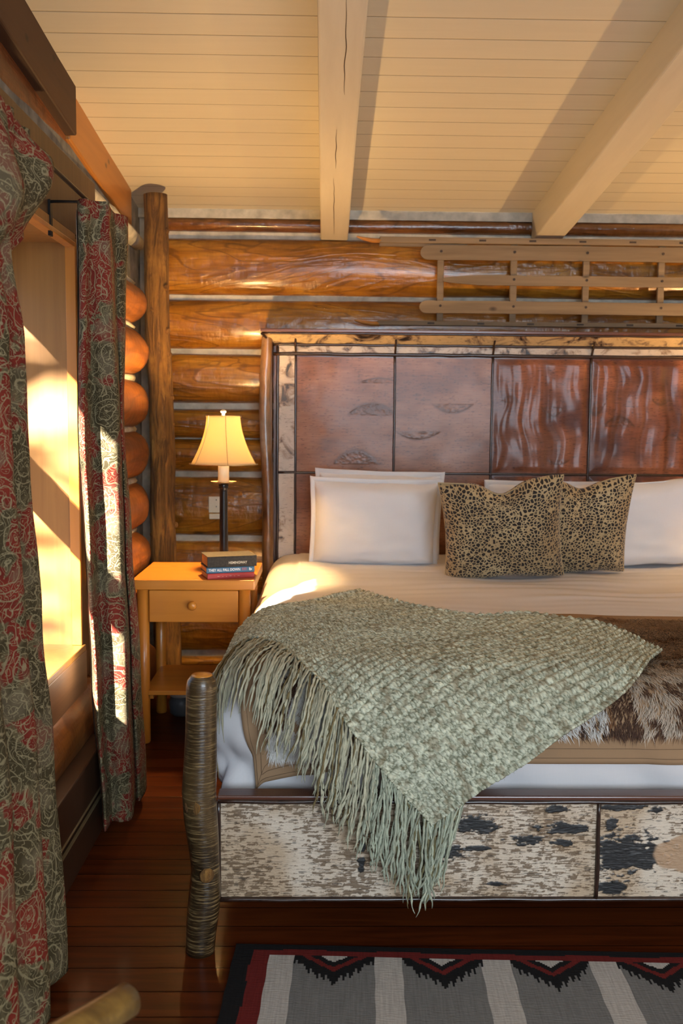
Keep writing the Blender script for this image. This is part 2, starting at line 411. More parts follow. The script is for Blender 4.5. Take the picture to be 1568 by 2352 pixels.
# ------------------------------------------------------------------ setting
m = MB(); m.box((-1.2, YF-0.1, -0.1), (XR+0.1, YB+0.3, 0.0)); struct(m.build('floor', M_['floor']))
m = MB(); m.hexa([(-1.15, YF-0.1, CZ(YF-0.1)), (XR+0.1, YF-0.1, CZ(YF-0.1)), (XR+0.1, YB+0.25, CZ(YB+0.25)), (-1.15, YB+0.25, CZ(YB+0.25)),
                 (-1.15, YF-0.1, CZ(YF-0.1)+0.1), (XR+0.1, YF-0.1, CZ(YF-0.1)+0.1), (XR+0.1, YB+0.25, CZ(YB+0.25)+0.1), (-1.15, YB+0.25, CZ(YB+0.25)+0.1)])
ceil = struct(m.build('ceiling', M_['ceiling']))

def wavy_log(axis, a0, a1, cx, cz, ry, rz, seed, mat, parent, name='log', n=60, seg=28, amp=0.06, sag=0.0):
    """a log along X (axis 0, at y=cx) or Y (axis 1, at x=cx), height cz"""
    V = []; F = []
    for i in range(n+1):
        t = i/n; a = a0+(a1-a0)*t
        for k in range(seg):
            th = 2*pi*k/seg
            nz = mn.noise(Vector((a*1.1+seed*3.7, cos(th)*0.9, sin(th)*0.9+seed)))*amp*1.4+mn.noise(Vector((a*5+seed, cos(th)*1.7, sin(th)*1.7)))*amp*0.5
            u = (abs(cos(th))**0.85*copysign(1, cos(th)))*ry*(1+nz); w = sin(th)*rz*(1+nz)
            V.append((a, cx+u, cz+w+sag*mn.noise(Vector((a*0.8, seed, 0)))) if axis == 0 else (cx+u, a, cz+w))
    for i in range(n):
        for k in range(seg):
            k2 = (k+1) % seg; F.append((i*seg+k, i*seg+k2, (i+1)*seg+k2, (i+1)*seg+k))
    F.append(tuple(range(seg))[::-1]); F.append(tuple(n*seg+k for k in range(seg)))
    m = MB(); m.add(V, F); return m.build(name, mat, parent, smooth=False, fixn=True)
def smooth_sides(o):
    for p in o.data.polygons: p.use_smooth = len(p.vertices) == 4

# back wall: mortar slab with round logs in front of it
m = MB(); m.box((-1.15, 4.415, 0), (XR+0.1, 4.6, CZ(4.5)+0.05)); wall_back = struct(m.build('wall_back', M_['chink']))
chz = [(0.0, 0.045), (0.075, 0.315), (0.34, 0.588), (0.612, 0.886), (0.912, 1.060), (1.062, 1.198), (1.219, 1.446), (1.465, 1.688), (1.706, 1.958), (1.987, 2.052)]
for i, (z0, z1) in enumerate(chz):
    h = (z1-z0)/2; ry = 0.075 if h > 0.05 else 0.045
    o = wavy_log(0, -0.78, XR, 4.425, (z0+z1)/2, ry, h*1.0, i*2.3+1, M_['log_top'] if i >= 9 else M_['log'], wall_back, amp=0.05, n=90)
    smooth_sides(o)
m = MB()
P = np.zeros((90, 2, 3))
m.box((-0.95, 4.385, CZ(4.385)-0.040), (XR, 4.43, CZ(4.385)+0.02)); struct(m.build('trim_1', M_['chink']))

# left wall: slab with a window opening, logs, boards
WY0, WY1, WZ0, WZ1 = 1.35, 2.757, 0.49, 1.65
m = MB()
def cutwall(m, x0, x1, y0, y1, z0, z1):
    m.box((x0, y0, z0), (x1, WY0, z1)); m.box((x0, WY1, z0), (x1, y1, z1))
    m.box((x0, WY0, z0), (x1, WY1, WZ0)); m.box((x0, WY0, WZ1), (x1, WY1, z1))
cutwall(m, -0.96, -0.835, -0.1, 4.5, 0, 2.6)
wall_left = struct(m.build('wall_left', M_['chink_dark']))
# solid stretch of this wall behind the camera
m = MB(); m.box((-0.96, YF-0.05, 0), (-0.80, -0.1, 2.75)); m.build('wall_section', M_['white_wall'], wall_left)
lz = [(0.26, 0.50), (0.515, 0.70), (0.715, 0.895), (0.915, 1.10), (1.12, 1.30), (1.32, 1.50), (1.52, 1.672)]
for i, (z0, z1) in enumerate(lz):
    o = wavy_log(1, 2.86, 3.84+0.02*mn.noise(Vector((i*3.1, 0, 0))), -0.795, (z0+z1)/2, 0.098, (z1-z0)/2+0.004, i*1.7+9, M_['log_y'], wall_left, amp=0.05, n=24); smooth_sides(o)
for i, (z0, z1) in enumerate([(0.02, 0.24), (0.20, 0.37)]):
    o = wavy_log(1, -0.05, 2.86 if i else 3.84, -0.745, (z0+z1)/2, 0.09, (z1-z0)/2+0.01, i*1.7+30, M_['log_y'], wall_left, amp=0.05, n=50); smooth_sides(o)
# mortar between the log ends
for i, (z0, z1) in enumerate(lz):
    wz = z1+0.009
    m = MB(); m.tube([(-0.775, y, wz+0.002*sin(y*9+i)) for y in np.linspace(2.88, 3.86, 12)], 0.024, 8, squash=0.7, jit=0.3, seed=i); m.build('mortar_joint', M_['chink'], wall_left, smooth=True)
# plate log under the sloping rafter
o = wavy_log(1, -0.05, 4.1, -0.888, 2.06, 0.055, 0.125, 44, M_['plate_log'], wall_left, amp=0.05, n=60); smooth_sides(o)
m = MB(); m.tube([(-0.826, y, 1.920+0.006*sin(y*7)) for y in np.linspace(0, 4.3, 40)], 0.036, 8, squash=0.9, jit=0.25); m.build('mortar_joint', M_['chink'], wall_left, smooth=True)
m = MB()   # board above the window and beside it
m.box((-0.80, -0.05, 1.662), (-0.705, 3.02, 1.862)); 
m.box((-0.80, 2.765, 0.38), (-0.705, 2.87, 1.662))
m.box((-0.80, 0.9, 0.38), (-0.705, 1.34, 1.662))
m.build('casing_board', M_['casing'], wall_left, bevel=0.003)
m = MB(); m.box((-0.80, 1.34, 0.355), (-0.69, 2.765, 0.478)); m.build('apron_board', M_['casing_low'], wall_left, bevel=0.004)

# window: boxed jambs, sill, two sashes and glass
m = MB(); m.box((-0.955, WY1-0.004, WZ0), (-0.702, WY1+0.012, WZ1)); m.box((-0.955, WY0-0.012, WZ0), (-0.702, WY0+0.004, WZ1))
m.box((-0.955, WY0, WZ1-0.012), (-0.702, WY1, WZ1+0.012)); win = struct(m.build('window_1', M_['jamb']))
m = MB(); m.box((-0.955, WY0, WZ0-0.014), (-0.69, WY1, WZ0+0.004)); m.build('window_sill', M_['jamb'], win, bevel=0.003)
m = MB(); y = WY1-0.004
m.box((-0.727, y-0.014, WZ0+0.004), (-0.698, y, WZ1-0.012)); m.box((-0.727, WY0+0.004, WZ1-0.026), (-0.698, y-0.014, WZ1-0.012))
m.build('window_stop', M_['pine_z'], win, bevel=0.002)
m = MB(); xs0, xs1 = -0.99, -0.945
m.box((xs0, WY0, 1.555), (xs1, WY1, WZ1+0.02)); m.box((xs0, WY0, 1.075), (xs1, WY1, 1.150)); m.box((xs0, WY0, 1.045), (xs1, WY1, 1.062)); m.box((xs0, WY0, WZ0-0.02), (xs1, WY1, WZ0+0.03))
m.box((xs0, WY0-0.02, WZ0), (xs1, WY0+0.05, WZ1)); m.box((xs0, WY1-0.03, WZ0), (xs1, WY1+0.02, WZ1))
m.build('window_sash', M_['casing'], win)
m = MB(); m.box((-0.972, WY0, WZ0), (-0.968, WY1, WZ1)); m.build('pane', M_['glass'], win)

# right wall, rear wall with its window opening
m = MB(); m.box((XR, YF, 0), (XR+0.1, YB+0.2, 2.75)); struct(m.build('wall_right', M_['white_wall']))
m = MB(); wy = YF
m.box((-0.96, wy-0.1, 0), (-0.15, wy, 2.75)); m.box((2.05, wy-0.1, 0), (XR+0.1, wy, 2.75)); m.box((-0.15, wy-0.1, 0), (2.05, wy, 0.7)); m.box((-0.15, wy-0.1, 2.2), (2.05, wy, 2.75))
struct(m.build('wall_rear', M_['white_wall']))

# ------------------------------------------------------------------ ceiling beams
def beam(x0, x1, y0, y1, drop, mat, name, label, lo=0.0):
    t = thing(name, label, 'beam', ((x0+x1)/2, (y0+y1)/2, CZ((y0+y1)/2)-drop))
    m = MB(); n = 26; P = []
    for i in range(n):
        y = y0+(y1-y0)*i/(n-1); z = CZ(y)
        w = 0.0025*mn.noise(Vector((y*2.1, x0*7, 0)))
        P.append([(x0+w, y, z-drop+w), (x1+w, y, z-drop-w), (x1+w, y, z+0.01), (x0+w, y, z+0.01)])
    for p in P: m.v += p
    for i in range(n-1):
        for k in range(4):
            k2 = (k+1) % 4; m.f.append((i*4+k, i*4+k2, (i+1)*4+k2, (i+1)*4+k))
    m.f.append((3, 2, 1, 0)); m.f.append(tuple((n-1)*4+k for k in range(4)))
    m.build('timber', mat, t, bevel=0.006, fixn=True); return t
B1 = beam(-0.024, 0.098, -1.9, 4.40, 0.128, M_['beam'], 'ceiling_beam', 'cream painted ceiling beam left of centre with long fine cracks')
beam(0.925, 1.052, -1.9, 4.40, 0.128, M_['beam'], 'ceiling_beam', 'cream painted ceiling beam crossing the upper right corner')
# drying cracks in the first beam
for (ya, yb, xc) in [(2.35, 2.9, 0.045), (3.15, 3.5, 0.03), (3.6, 4.3, 0.028)]:
    m = MB(); pts = [(xc+0.006*mn.noise(Vector((y*9, xc, 2)))+0.012*(y-ya), y, CZ(y)-0.1282) for y in np.linspace(ya, yb, 22)]
    m.tube(pts, [0.0012*sin(pi*(i+0.5)/22)+0.0003 for i in range(22)], 5, squash=0.4); m.build('crack', M_['twig'], B1)
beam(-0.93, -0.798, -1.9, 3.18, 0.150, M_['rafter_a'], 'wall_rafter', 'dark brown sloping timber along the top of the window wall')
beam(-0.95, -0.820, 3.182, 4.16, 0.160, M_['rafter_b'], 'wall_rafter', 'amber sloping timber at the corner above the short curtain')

# ------------------------------------------------------------------ corner post
t = thing('log_post', 'rough barked log post standing in the corner behind the nightstand', 'post', (-0.68, 4.1, 0))
n = 90; pts = []; rad = []
for i in range(n):
    z = 2.075*i/(n-1); x = -0.672-0.040*(z/2.07)
    pts.append((x+0.004*sin(z*7), 4.1, z)); rad.append(0.056-0.007*z/2.07+0.002*mn.noise(Vector((z*6, 1, 1))))
m = MB(); m.tube(pts, rad, 36, jit=0.10, seed=2, freq=5); o = m.build('trunk', M_['post'], t); smooth_sides(o)
for z, a, s in [(1.70, -0.6, .013), (1.52, -0.5, .012), (1.42, -0.35, .011), (1.24, -0.3, .013), (1.13, -0.2, .011), (0.98, 0.0, .010), (0.83, 0.1, .013), (0.70, -0.2, .014), (1.93, -0.3, .012), (0.66, 3.6, .013), (1.60, -1.9, .009)]:
    r = 0.052; x = -0.672-0.04*z/2.07
    m = MB(); c = Vector((x+cos(a)*r, 4.1+sin(a)*r-0.0, z)); d = Vector((cos(a), sin(a), 0.8)).normalized()
    m.tube([c-d*0.02, c, c+d*s*0.4, c+d*s*0.75], [s*1.1, s, s*0.75, s*0.3], 10, jit=0.3, seed=z*9, freq=60); m.build('branch_stub', M_['post'], t, smooth=True)

# ------------------------------------------------------------------ heater, rod
t = thing('baseboard_heater', 'long dark brown baseboard heater below the window', 'heater', (-0.67, 1.8, 0))
m = MB(); m.box((-0.74, 0.0, 0.0), (-0.615, 2.70, 0.105)); m.box((-0.74, 0.0, 0.105), (-0.635, 2.70, 0.130)); m.box((-0.74, 0.0, 0.13), (-0.615, 2.70, 0.245)); m.build('cabinet', M_['heater'], t, bevel=0.004)
m = MB(); m.box((-0.62, 0.0, 0.1285), (-0.612, 2.70, 0.1315)); m.box((-0.62, 0.0, 0.1035), (-0.612, 2.70, 0.1055)); m.build('slot_trim', M_['brass'], t)

t = thing('curtain_rod', 'thin black iron curtain rod with wall bracket above the window', 'curtain rod', (-0.6, 1.8, 1.70))
m = MB(); m.tube([(-0.6, 0.6, 1.700), (-0.6, 2.66, 1.695)], 0.0055, 10); m.build('rod', M_['black'], t, smooth=True)
m = MB(); m.tube([(-0.705, 2.515, 1.698), (-0.60, 2.515, 1.698)], 0.004, 8); m.box((-0.706, 2.505, 1.612), (-0.699, 2.525, 1.702)); m.build('bracket', M_['black'], t)
m = MB(); m.lathe((-0.6, 2.66, 1.695), [(0.001, -0.013), (0.010, -0.008), (0.013, 0), (0.010, 0.008), (0.001, 0.013)], 14); m.build('finial', M_['black'], t, smooth=True)

# ------------------------------------------------------------------ curtains
def interp_lv(levels, z, ncol):
    zs = [l[0] for l in levels]
    if z >= zs[0]: return levels[0][1]
    if z <= zs[-1]: return levels[-1][1]
    for i in range(len(zs)-1):
        if zs[i] >= z >= zs[i+1]:
            t = (zs[i]-z)/(zs[i]-zs[i+1]); t = t*t*(3-2*t)
            return [(a[0]*(1-t)+b[0]*t, a[1]*(1-t)+b[1]*t) for a, b in zip(levels[i][1], levels[i+1][1])]
def catmull(P, n, tens=0.5):
    P = np.array(P, float); k = len(P); out = []
    Q = np.vstack([2*P[0]-P[1], P, 2*P[-1]-P[-2]])
    for s in np.linspace(0, k-1-1e-9, n):
        i = int(s); t = s-i; p0, p1, p2, p3 = Q[i], Q[i+1], Q[i+2], Q[i+3]
        out.append(0.5*((2*p1)+(-p0+p2)*t+(2*p0-5*p1+4*p2-p3)*t*t+(-p0+3*p1-3*p2+p3)*t**3))
    return np.array(out)
def curtain(levels, nz, nc, uvoff, wr=0.003):
    zt, zb = levels[0][0], levels[-1][0]; P = np.zeros((nz, nc, 3)); UV = np.zeros((nz, nc, 2))
    for i in range(nz):
        z = zt+(zb-zt)*i/(nz-1); c = catmull(interp_lv(levels, z, nc), nc)
        P[i, :, 0] = c[:, 0]; P[i, :, 1] = c[:, 1]; P[i, :, 2] = z
        d = np.r_[0, np.cumsum(np.hypot(*np.diff(c, axis=0).T))]
        UV[i, :, 0] = d/d[-1]*1.0+uvoff; UV[i, :, 1] = z
    # scale u by the mid-height width
    c = catmull(interp_lv(levels, (zt+zb)/2, nc), nc); L = np.hypot(*np.diff(c, axis=0).T).sum(); UV[:, :, 0] *= L
    a = fbm(P[:, :, 1]*9+3, P[:, :, 2]*5, 3)-0.5; P[:, :, 0] += a*wr*2; P[:, :, 1] += a*wr
    return P, UV
# near curtain: (x, y) of the fold line at several heights, from the hidden far side towards the camera
t = thing('curtain', 'nearest paisley curtain at the left edge, with a folded swag at its top', 'curtain', (-0.6, 1.7, 0.02), None)
def folds1(e, s=1.0, dx=0.0):
    # e: depth of the free edge
    return [(-0.665+dx, e-0.02), (-0.640+dx, e-0.005), (-0.612+dx, e), (-0.585+dx, e-0.02*s), (-0.600+dx, e-0.075*s), (-0.628+dx, e-0.11*s), (-0.600+dx, e-0.15*s),
            (-0.575+dx, e-0.20*s), (-0.60+dx, e-0.26*s), (-0.628+dx, e-0.30*s), (-0.595+dx, e-0.36*s), (-0.57+dx, e-0.43*s), (-0.61+dx, e-0.50*s), (-0.64+dx, e-0.6*s), (-0.58+dx, e-0.72*s), (-0.60+dx, e-0.9*s)]
lev = [(1.715, folds1(1.98, 0.75)), (1.60, folds1(1.95, 0.7)), (1.46, folds1(1.835, 0.62)), (1.30, folds1(1.905, 0.66)), (1.05, folds1(1.925, 0.72)), (0.75, folds1(1.985, 0.78)),
       (0.45, folds1(2.02, 0.82, 0.01)), (0.02, folds1(1.90, 0.9, 0.065))]
P, UV = curtain(lev, 130, 180, 0.3)
m = MB(); m.grid(P, UV); m.build('drape', M_['paisley'], t, smooth=True, solid=0.003)
# swag that folds over above the tie
nu, nv = 60, 60; P = np.zeros((nu, nv, 3)); UV = np.zeros((nu, nv, 2))
for i in range(nu):
    s = i/(nu-1)
    for j in range(nv):
        q = j/(nv-1)                       # 0 at rod, 1 at lower hem of the swag
        y0 = 1.60+0.36*s; yb = 1.62+0.395*s
        zb = 1.47+0.02*s+0.07*s**3-0.06*sin(pi*s)
        z = 1.712*(1-q)+zb*q; yy = y0*(1-q)+yb*q
        x = -0.592+0.05*sin(pi*min(1, q*1.15))*(0.4+0.6*s)+0.012*sin(s*17+q*2)+0.010*sin(q*9+s*5)
        if q > 0.9: x -= (q-0.9)*0.35
        P[i, j] = (x, yy, z); UV[i, j] = (s*0.4+2.1+q*0.08, z*1.0+s*0.12)
m = MB(); m.grid(P, UV); m.build('swag', M_['paisley'], t, smooth=True, solid=0.003)

t = thing('curtain', 'far paisley curtain striped by sunlight, hanging beside the nightstand', 'curtain', (-0.6, 2.6, 0.05), None)
def px(lst, dy=0.0): return [((c-745)/2200*Y, Y) for c, Y in lst]
lev = [(1.690, px([(196, 2.60), (192, 2.47), (205, 2.44), (222, 2.46), (240, 2.47), (258, 2.475), (262, 2.52), (272, 2.60), (286, 2.62), (301, 2.66), (299, 2.78), (290, 3.03)])),
       (1.45, px([(198, 2.60), (193, 2.47), (204, 2.445), (217, 2.475), (237, 2.475), (262, 2.49), (268, 2.55), (274, 2.62), (284, 2.63), (294, 2.67), (292, 2.78), (286, 3.03)])),
       (1.15, px([(202, 2.62), (187, 2.50), (197, 2.44), (216, 2.50), (243, 2.495), (275, 2.51), (279, 2.58), (281, 2.64), (284, 2.63), (288, 2.68), (287, 2.78), (284, 3.03)])),
       (0.80, px([(210, 2.62), (199, 2.52), (206, 2.45), (224, 2.515), (250, 2.51), (278, 2.53), (283, 2.60), (287, 2.66), (292, 2.64), (302, 2.70), (300, 2.80), (295, 3.03)])),
       (0.45, px([(216, 2.62), (209, 2.54), (216, 2.46), (234, 2.53), (260, 2.525), (288, 2.545), (293, 2.62), (297, 2.68), (303, 2.66), (318, 2.72), (316, 2.82), (305, 3.03)])),
       (0.05, px([(232, 2.66), (226, 2.57), (232, 2.48), (248, 2.545), (270, 2.54), (294, 2.56), (300, 2.64), (305, 2.70), (314, 2.69), (330, 2.78), (327, 2.86), (315, 2.92)]))]
P, UV = curtain(lev, 130, 150, 1.9, 0.002)
m = MB(); m.grid(P, UV); m.build('drape', M_['paisley'], t, smooth=True, solid=0.003)
m = MB(); Q = P[:, :26].copy(); Q[:, :, 0] -= 0.004; Q[:, :, 1] -= 0.0025*np.linspace(1, 0, 26)[None]; m.grid(Q[:, :14]); m.build('lining', M_['lining'], t, smooth=True)

# ------------------------------------------------------------------ nightstand
def nightstand(x0, x1, label):
    t = thing('nightstand', label, 'nightstand', ((x0+x1)/2, 3.51, 0), None)
    yf, yb = 3.304, 3.724
    m = MB(); m.box((x0, yf, 0.556), (x1, yb, 0.592)); m.build('table_top', M_['pine'], t, bevel=0.004)
    xl, xr = x0+0.036, x1-0.038
    for lx, ly in ((xl, yf+0.03), (xr, yf+0.03), (xl, yb-0.035), (xr, yb-0.035)):
        m = MB(); m.lathe((lx, ly, 0), [(0.017, 0), (0.0205, 0.006), (0.0205, 0.2), (0.0205, 0.556)], 24); o = m.build('leg', M_['pine_z'], t); smooth_sides(o)
    m = MB(); m.box((xl, yf+0.05, 0.44), (xl+0.012, yb-0.05, 0.556)); m.box((xr-0.012, yf+0.05, 0.44), (xr, yb-0.05, 0.556)); m.box((xl, yb-0.05, 0.44), (xr, yb-0.038, 0.556)); m.build('apron', M_['pine'], t)
    m = MB(); m.box((xl+0.023, yf+0.012, 0.440), (xr-0.021, yf+0.03, 0.553)); m.box((xl+0.03, yf+0.03, 0.45), (xr-0.03, yb-0.06, 0.458)); d = m.build('drawer', M_['pine'], t, bevel=0.003)
    kx = x0+0.212; m = MB(); V = []
    prof = [(0.006, 0), (0.006, 0.008), (0.0145, 0.011), (0.0165, 0.018), (0.013, 0.025), (0.006, 0.0285), (0.001, 0.029)]
    seg = 20
    for r, h in prof:
        for k in range(seg): m.v.append((kx+r*cos(2*pi*k/seg), yf+0.012-h, 0.502+r*sin(2*pi*k/seg)))
    for i in range(len(prof)-1):
        for k in range(seg): k2 = (k+1) % seg; m.f.append((i*seg+k, i*seg+k2, (i+1)*seg+k2, (i+1)*seg+k))
    m.f.append(tuple((len(prof)-1)*seg+k for k in range(seg))); m.build('knob', M_['pine'], d, smooth=True, fixn=True)
    m = MB(); m.box((xl, yf+0.022, 0.176), (xr, yb-0.03, 0.190)); m.box((xl-0.0, yf+0.018, 0.176), (xr, yf+0.03, 0.192)); m.build('shelf', M_['pine'], t, bevel=0.002)
    for bx in (xl+0.012, xr-0.032):
        m = MB(); m.box((bx, yf+0.03, 0.160), (bx+0.02, yb-0.05, 0.176)); m.build('shelf_brace', M_['pine'], t)
    return t
nightstand(-0.668, -0.239, 'honey pine nightstand with one drawer, books and lamp on top, left of bed')
nightstand(1.800, 2.229, 'honey pine nightstand on the far right side of the bed')

# ------------------------------------------------------------------ lamps
def lamp(x, y, label, power):
    z0 = 0.592
    t = thing('table_lamp', label, 'lamp', (x, y, z0), None)
    m = MB(); m.lathe((x, y, z0), [(0.001, 0.0), (0.056, 0.0), (0.058, 0.006), (0.048, 0.014), (0.026, 0.022), (0.018, 0.034), (0.0165, 0.05)], 36); m.build('base', M_['bronze'], t, smooth=True)
    m = MB(); m.lathe((x, y, z0), [(0.0165, 0.045), (0.0155, 0.15), (0.0145, 0.29), (0.0145, 0.302), (0.019, 0.306), (0.0165, 0.311), (0.020, 0.316), (0.010, 0.320)], 28, False); m.build('column', M_['bronze'], t, smooth=True)
    m = MB(); m.lathe((x, y, z0), [(0.004, 0.320), (0.03, 0.3215), (0.046, 0.326), (0.048, 0.3285), (0.045, 0.3275), (0.028, 0.3235), (0.004, 0.322)], 40); m.build('drip_dish', M_['brass'], t, smooth=True)
    m = MB(); m.lathe((x, y, z0), [(0.0205, 0.323), (0.0205, 0.412), (0.017, 0.415), (0.009, 0.415)], 28); m.build('candle_sleeve', M_['candle'], t, smooth=True)
    m = MB(); m.lathe((x, y, z0), [(0.009, 0.415), (0.011, 0.420), (0.009, 0.427), (0.003, 0.431)], 20); m.build('bulb', M_['bulb'], t, smooth=True)
    # bell shade, eight panels
    zb, ztp = 0.985-z0, 1.163-z0; V = []; n = 16; seg = 48
    m = MB()
    for i in range(n+1):
        s = i/n; z = zb+(ztp-zb)*s
        r = 0.066+(0.128-0.066)*(1-s)**1.75
        for k in range(seg):
            th = 2*pi*(k+0.5)/seg; a = (th+0.3) % (pi/3)-pi/6
            rr = r*(cos(pi/6)/cos(a)*0.55+0.45*1.0)
            m.v.append((x+rr*cos(th), y+rr*sin(th), z0+z))
    for i in range(n):
        for k in range(seg): k2 = (k+1) % seg; m.f.append((i*seg+k, i*seg+k2, (i+1)*seg+k2, (i+1)*seg+k))
    sh = m.build('lamp_shade', M_['shade'], t, smooth=True, solid=0.0012)
    m = MB()
    for q in range(6):
        th = q*pi/3-0.3; pts = []
        for i in range(n+1):
            s = i/n; z = zb+(ztp-zb)*s; r = 0.066+(0.128-0.066)*(1-s)**1.75+0.0008
            pts.append((x+r*cos(th), y+r*sin(th), z0+z))
        m.tube(pts, 0.0011, 5)
    for s, rr in ((0, 0.128), (1, 0.066)):
        z = zb+(ztp-zb)*s
        m.tube([(x+rr*0.985*cos(a), y+rr*0.985*sin(a), z0+z) for a in np.linspace(0, 2*pi, 49)], 0.0016, 5)
    m.build('shade_piping', M_['brass'], sh)
    m = MB(); m.lathe((x, y, z0), [(0.003, ztp-0.006), (0.003, ztp), (0.006, ztp+0.003), (0.004, ztp+0.008), (0.010, ztp+0.013), (0.011, ztp+0.018), (0.005, ztp+0.0225), (0.001, ztp+0.023)], 18)
    m.tube([(x-0.066, y, z0+ztp-0.004), (x+0.066, y, z0+ztp-0.004)], 0.0015, 6); m.build('finial', M_['cream_metal'], t, smooth=True)
    for lz_, k_ in ((0.452, 0.20), (0.556, 1.05)):
        l = light('lamp_light', 'POINT', (0, 0, 0), power*k_, (1.0, 0.585, 0.22), shadow_soft_size=0.018); l.parent = t; l.location = (0, 0, lz_)
    return t
lamp(-0.373, 3.56, 'lit table lamp with bell shade on the left nightstand', 46.0)
lamp(2.02, 3.56, 'lit table lamp on the right nightstand beyond the bed', 60.0)

# ------------------------------------------------------------------ books
def text_mesh(body, size):
    cu = bpy.data.curves.new('txt', 'FONT'); cu.body = body; cu.size = size; cu.extrude = 0.0003; cu.align_x = 'LEFT'; cu.align_y = 'CENTER'; cu.offset = size*0.02
    o = bpy.data.objects.new('txt', cu); COL.objects.link(o)
    dg = bpy.context.evaluated_depsgraph_get(); me = bpy.data.meshes.new_from_object(o.evaluated_get(dg))
    bpy.data.objects.remove(o, do_unlink=True); bpy.data.curves.remove(cu); return me
def book(z, th, L, D, ang, cx, cy, cover, label, texts, hard=True):
    t = thing('book', label, 'book', (cx, cy, z), 'books stacked on the nightstand')
    ORG[t.name] = Vector((0, 0, 0)); t.rotation_euler = (0, 0, ang)
    c = 0.0022 if hard else 0.001
    m = MB(); m.box((0, 0, 0), (L, D, c)); m.box((0, 0, th-c), (L, D, th)); m.box((0, 0, c), (L, c*1.5, th-c)); m.build('cover', cover, t, bevel=0.0012)
    m = MB(); m.box((0.003, c*1.5, c), (L-0.003, D-0.003, th-c)); m.build('pages', M_['paper'], t)
    for (body, size, x, zz, mat, wx) in texts:
        me = text_mesh(body, size); me.materials.append(mat)
        o = bpy.data.objects.new('spine_lettering', me); COL.objects.link(o); o.parent = t
        w = max(v.co.x for v in me.vertices); s = wx/w
        o.location = (x, -0.0002, zz); o.rotation_euler = (pi/2, 0, 0); o.scale = (s, 1, 1)
    return t
cloth_b = plain('black_book_cloth', (0.035, 0.028, 0.020), 0.8, var=0.4, scale=120)
blue_c = plain('blue_book_jacket', (0.02, 0.11, 0.20), 0.4, 0, 0.2); red_c = plain('red_book_cloth', (0.42, 0.035, 0.028), 0.6)
white_i = plain('white_ink', (0.80, 0.80, 0.78), 0.6, var=0.02); gold_i = plain('faded_gold_ink', (0.62, 0.54, 0.40), 0.5); pink_i = plain('pink_ink', (0.55, 0.12, 0.15), 0.6)
A_ = radians(19)
book(0.592, 0.0205, 0.168, 0.115, A_, -0.404, 3.312, red_c, 'red book at the bottom of the stack on the nightstand', [('- . . - . -', 0.006, 0.035, 0.0105, gold_i, 0.08)])
book(0.6125, 0.0215, 0.172, 0.115, A_-0.02, -0.408, 3.314, blue_c, 'blue book with white title in the middle of the stack', [('THEY ALL FALL DOWN', 0.0125, 0.008, 0.0110, white_i, 0.112), ('MARIEL', 0.0045, 0.126, 0.0145, pink_i, 0.018), ('NEARLY', 0.0045, 0.126, 0.0095, pink_i, 0.018), ('b', 0.013, 0.152, 0.011, white_i, 0.010)])
book(0.634, 0.0385, 0.176, 0.125, A_-0.03, -0.404, 3.310, cloth_b, 'thick worn black book on top of the stack', [('HEMINGWAY', 0.0125, 0.075, 0.0150, gold_i, 0.066)])

# outlet on the wall, small pot under the nightstand
t = thing('wall_outlet', 'ivory electrical outlet on the log wall behind the lamp', 'outlet', (-0.497, 4.345, 0.74))
m = MB(); m.box((-0.523, 4.342, 0.727), (-0.470, 4.352, 0.800)); m.build('plate', M_['plastic'], t, bevel=0.002)
m = MB(); m.box((-0.521, 4.334, 0.698), (-0.470, 4.352, 0.722)); m.build('plug', M_['plastic'], t, bevel=0.003)
for hz in (0.782, 0.752):
    m = MB(); m.box((-0.490, 4.3405, hz), (-0.486, 4.343, hz+0.006)); m.build('socket_hole', M_['black'], t)
t = thing('pot', 'grey lidded pot on the floor under the nightstand', 'pot', (-0.55, 3.66, 0))
m = MB(); m.lathe((-0.55, 3.66, 0), [(0.03, 0), (0.045, 0.012), (0.05, 0.05), (0.042, 0.078)], 28); m.build('body', plain('grey_ceramic', (0.10, 0.11, 0.12), 0.4), t, smooth=True)
m = MB(); m.lathe((-0.55, 3.66, 0), [(0.044, 0.078), (0.046, 0.088), (0.040, 0.11), (0.030, 0.118)], 28); m.build('lid', plain('pale_ceramic', (0.5, 0.47, 0.42), 0.5), t, smooth=True)

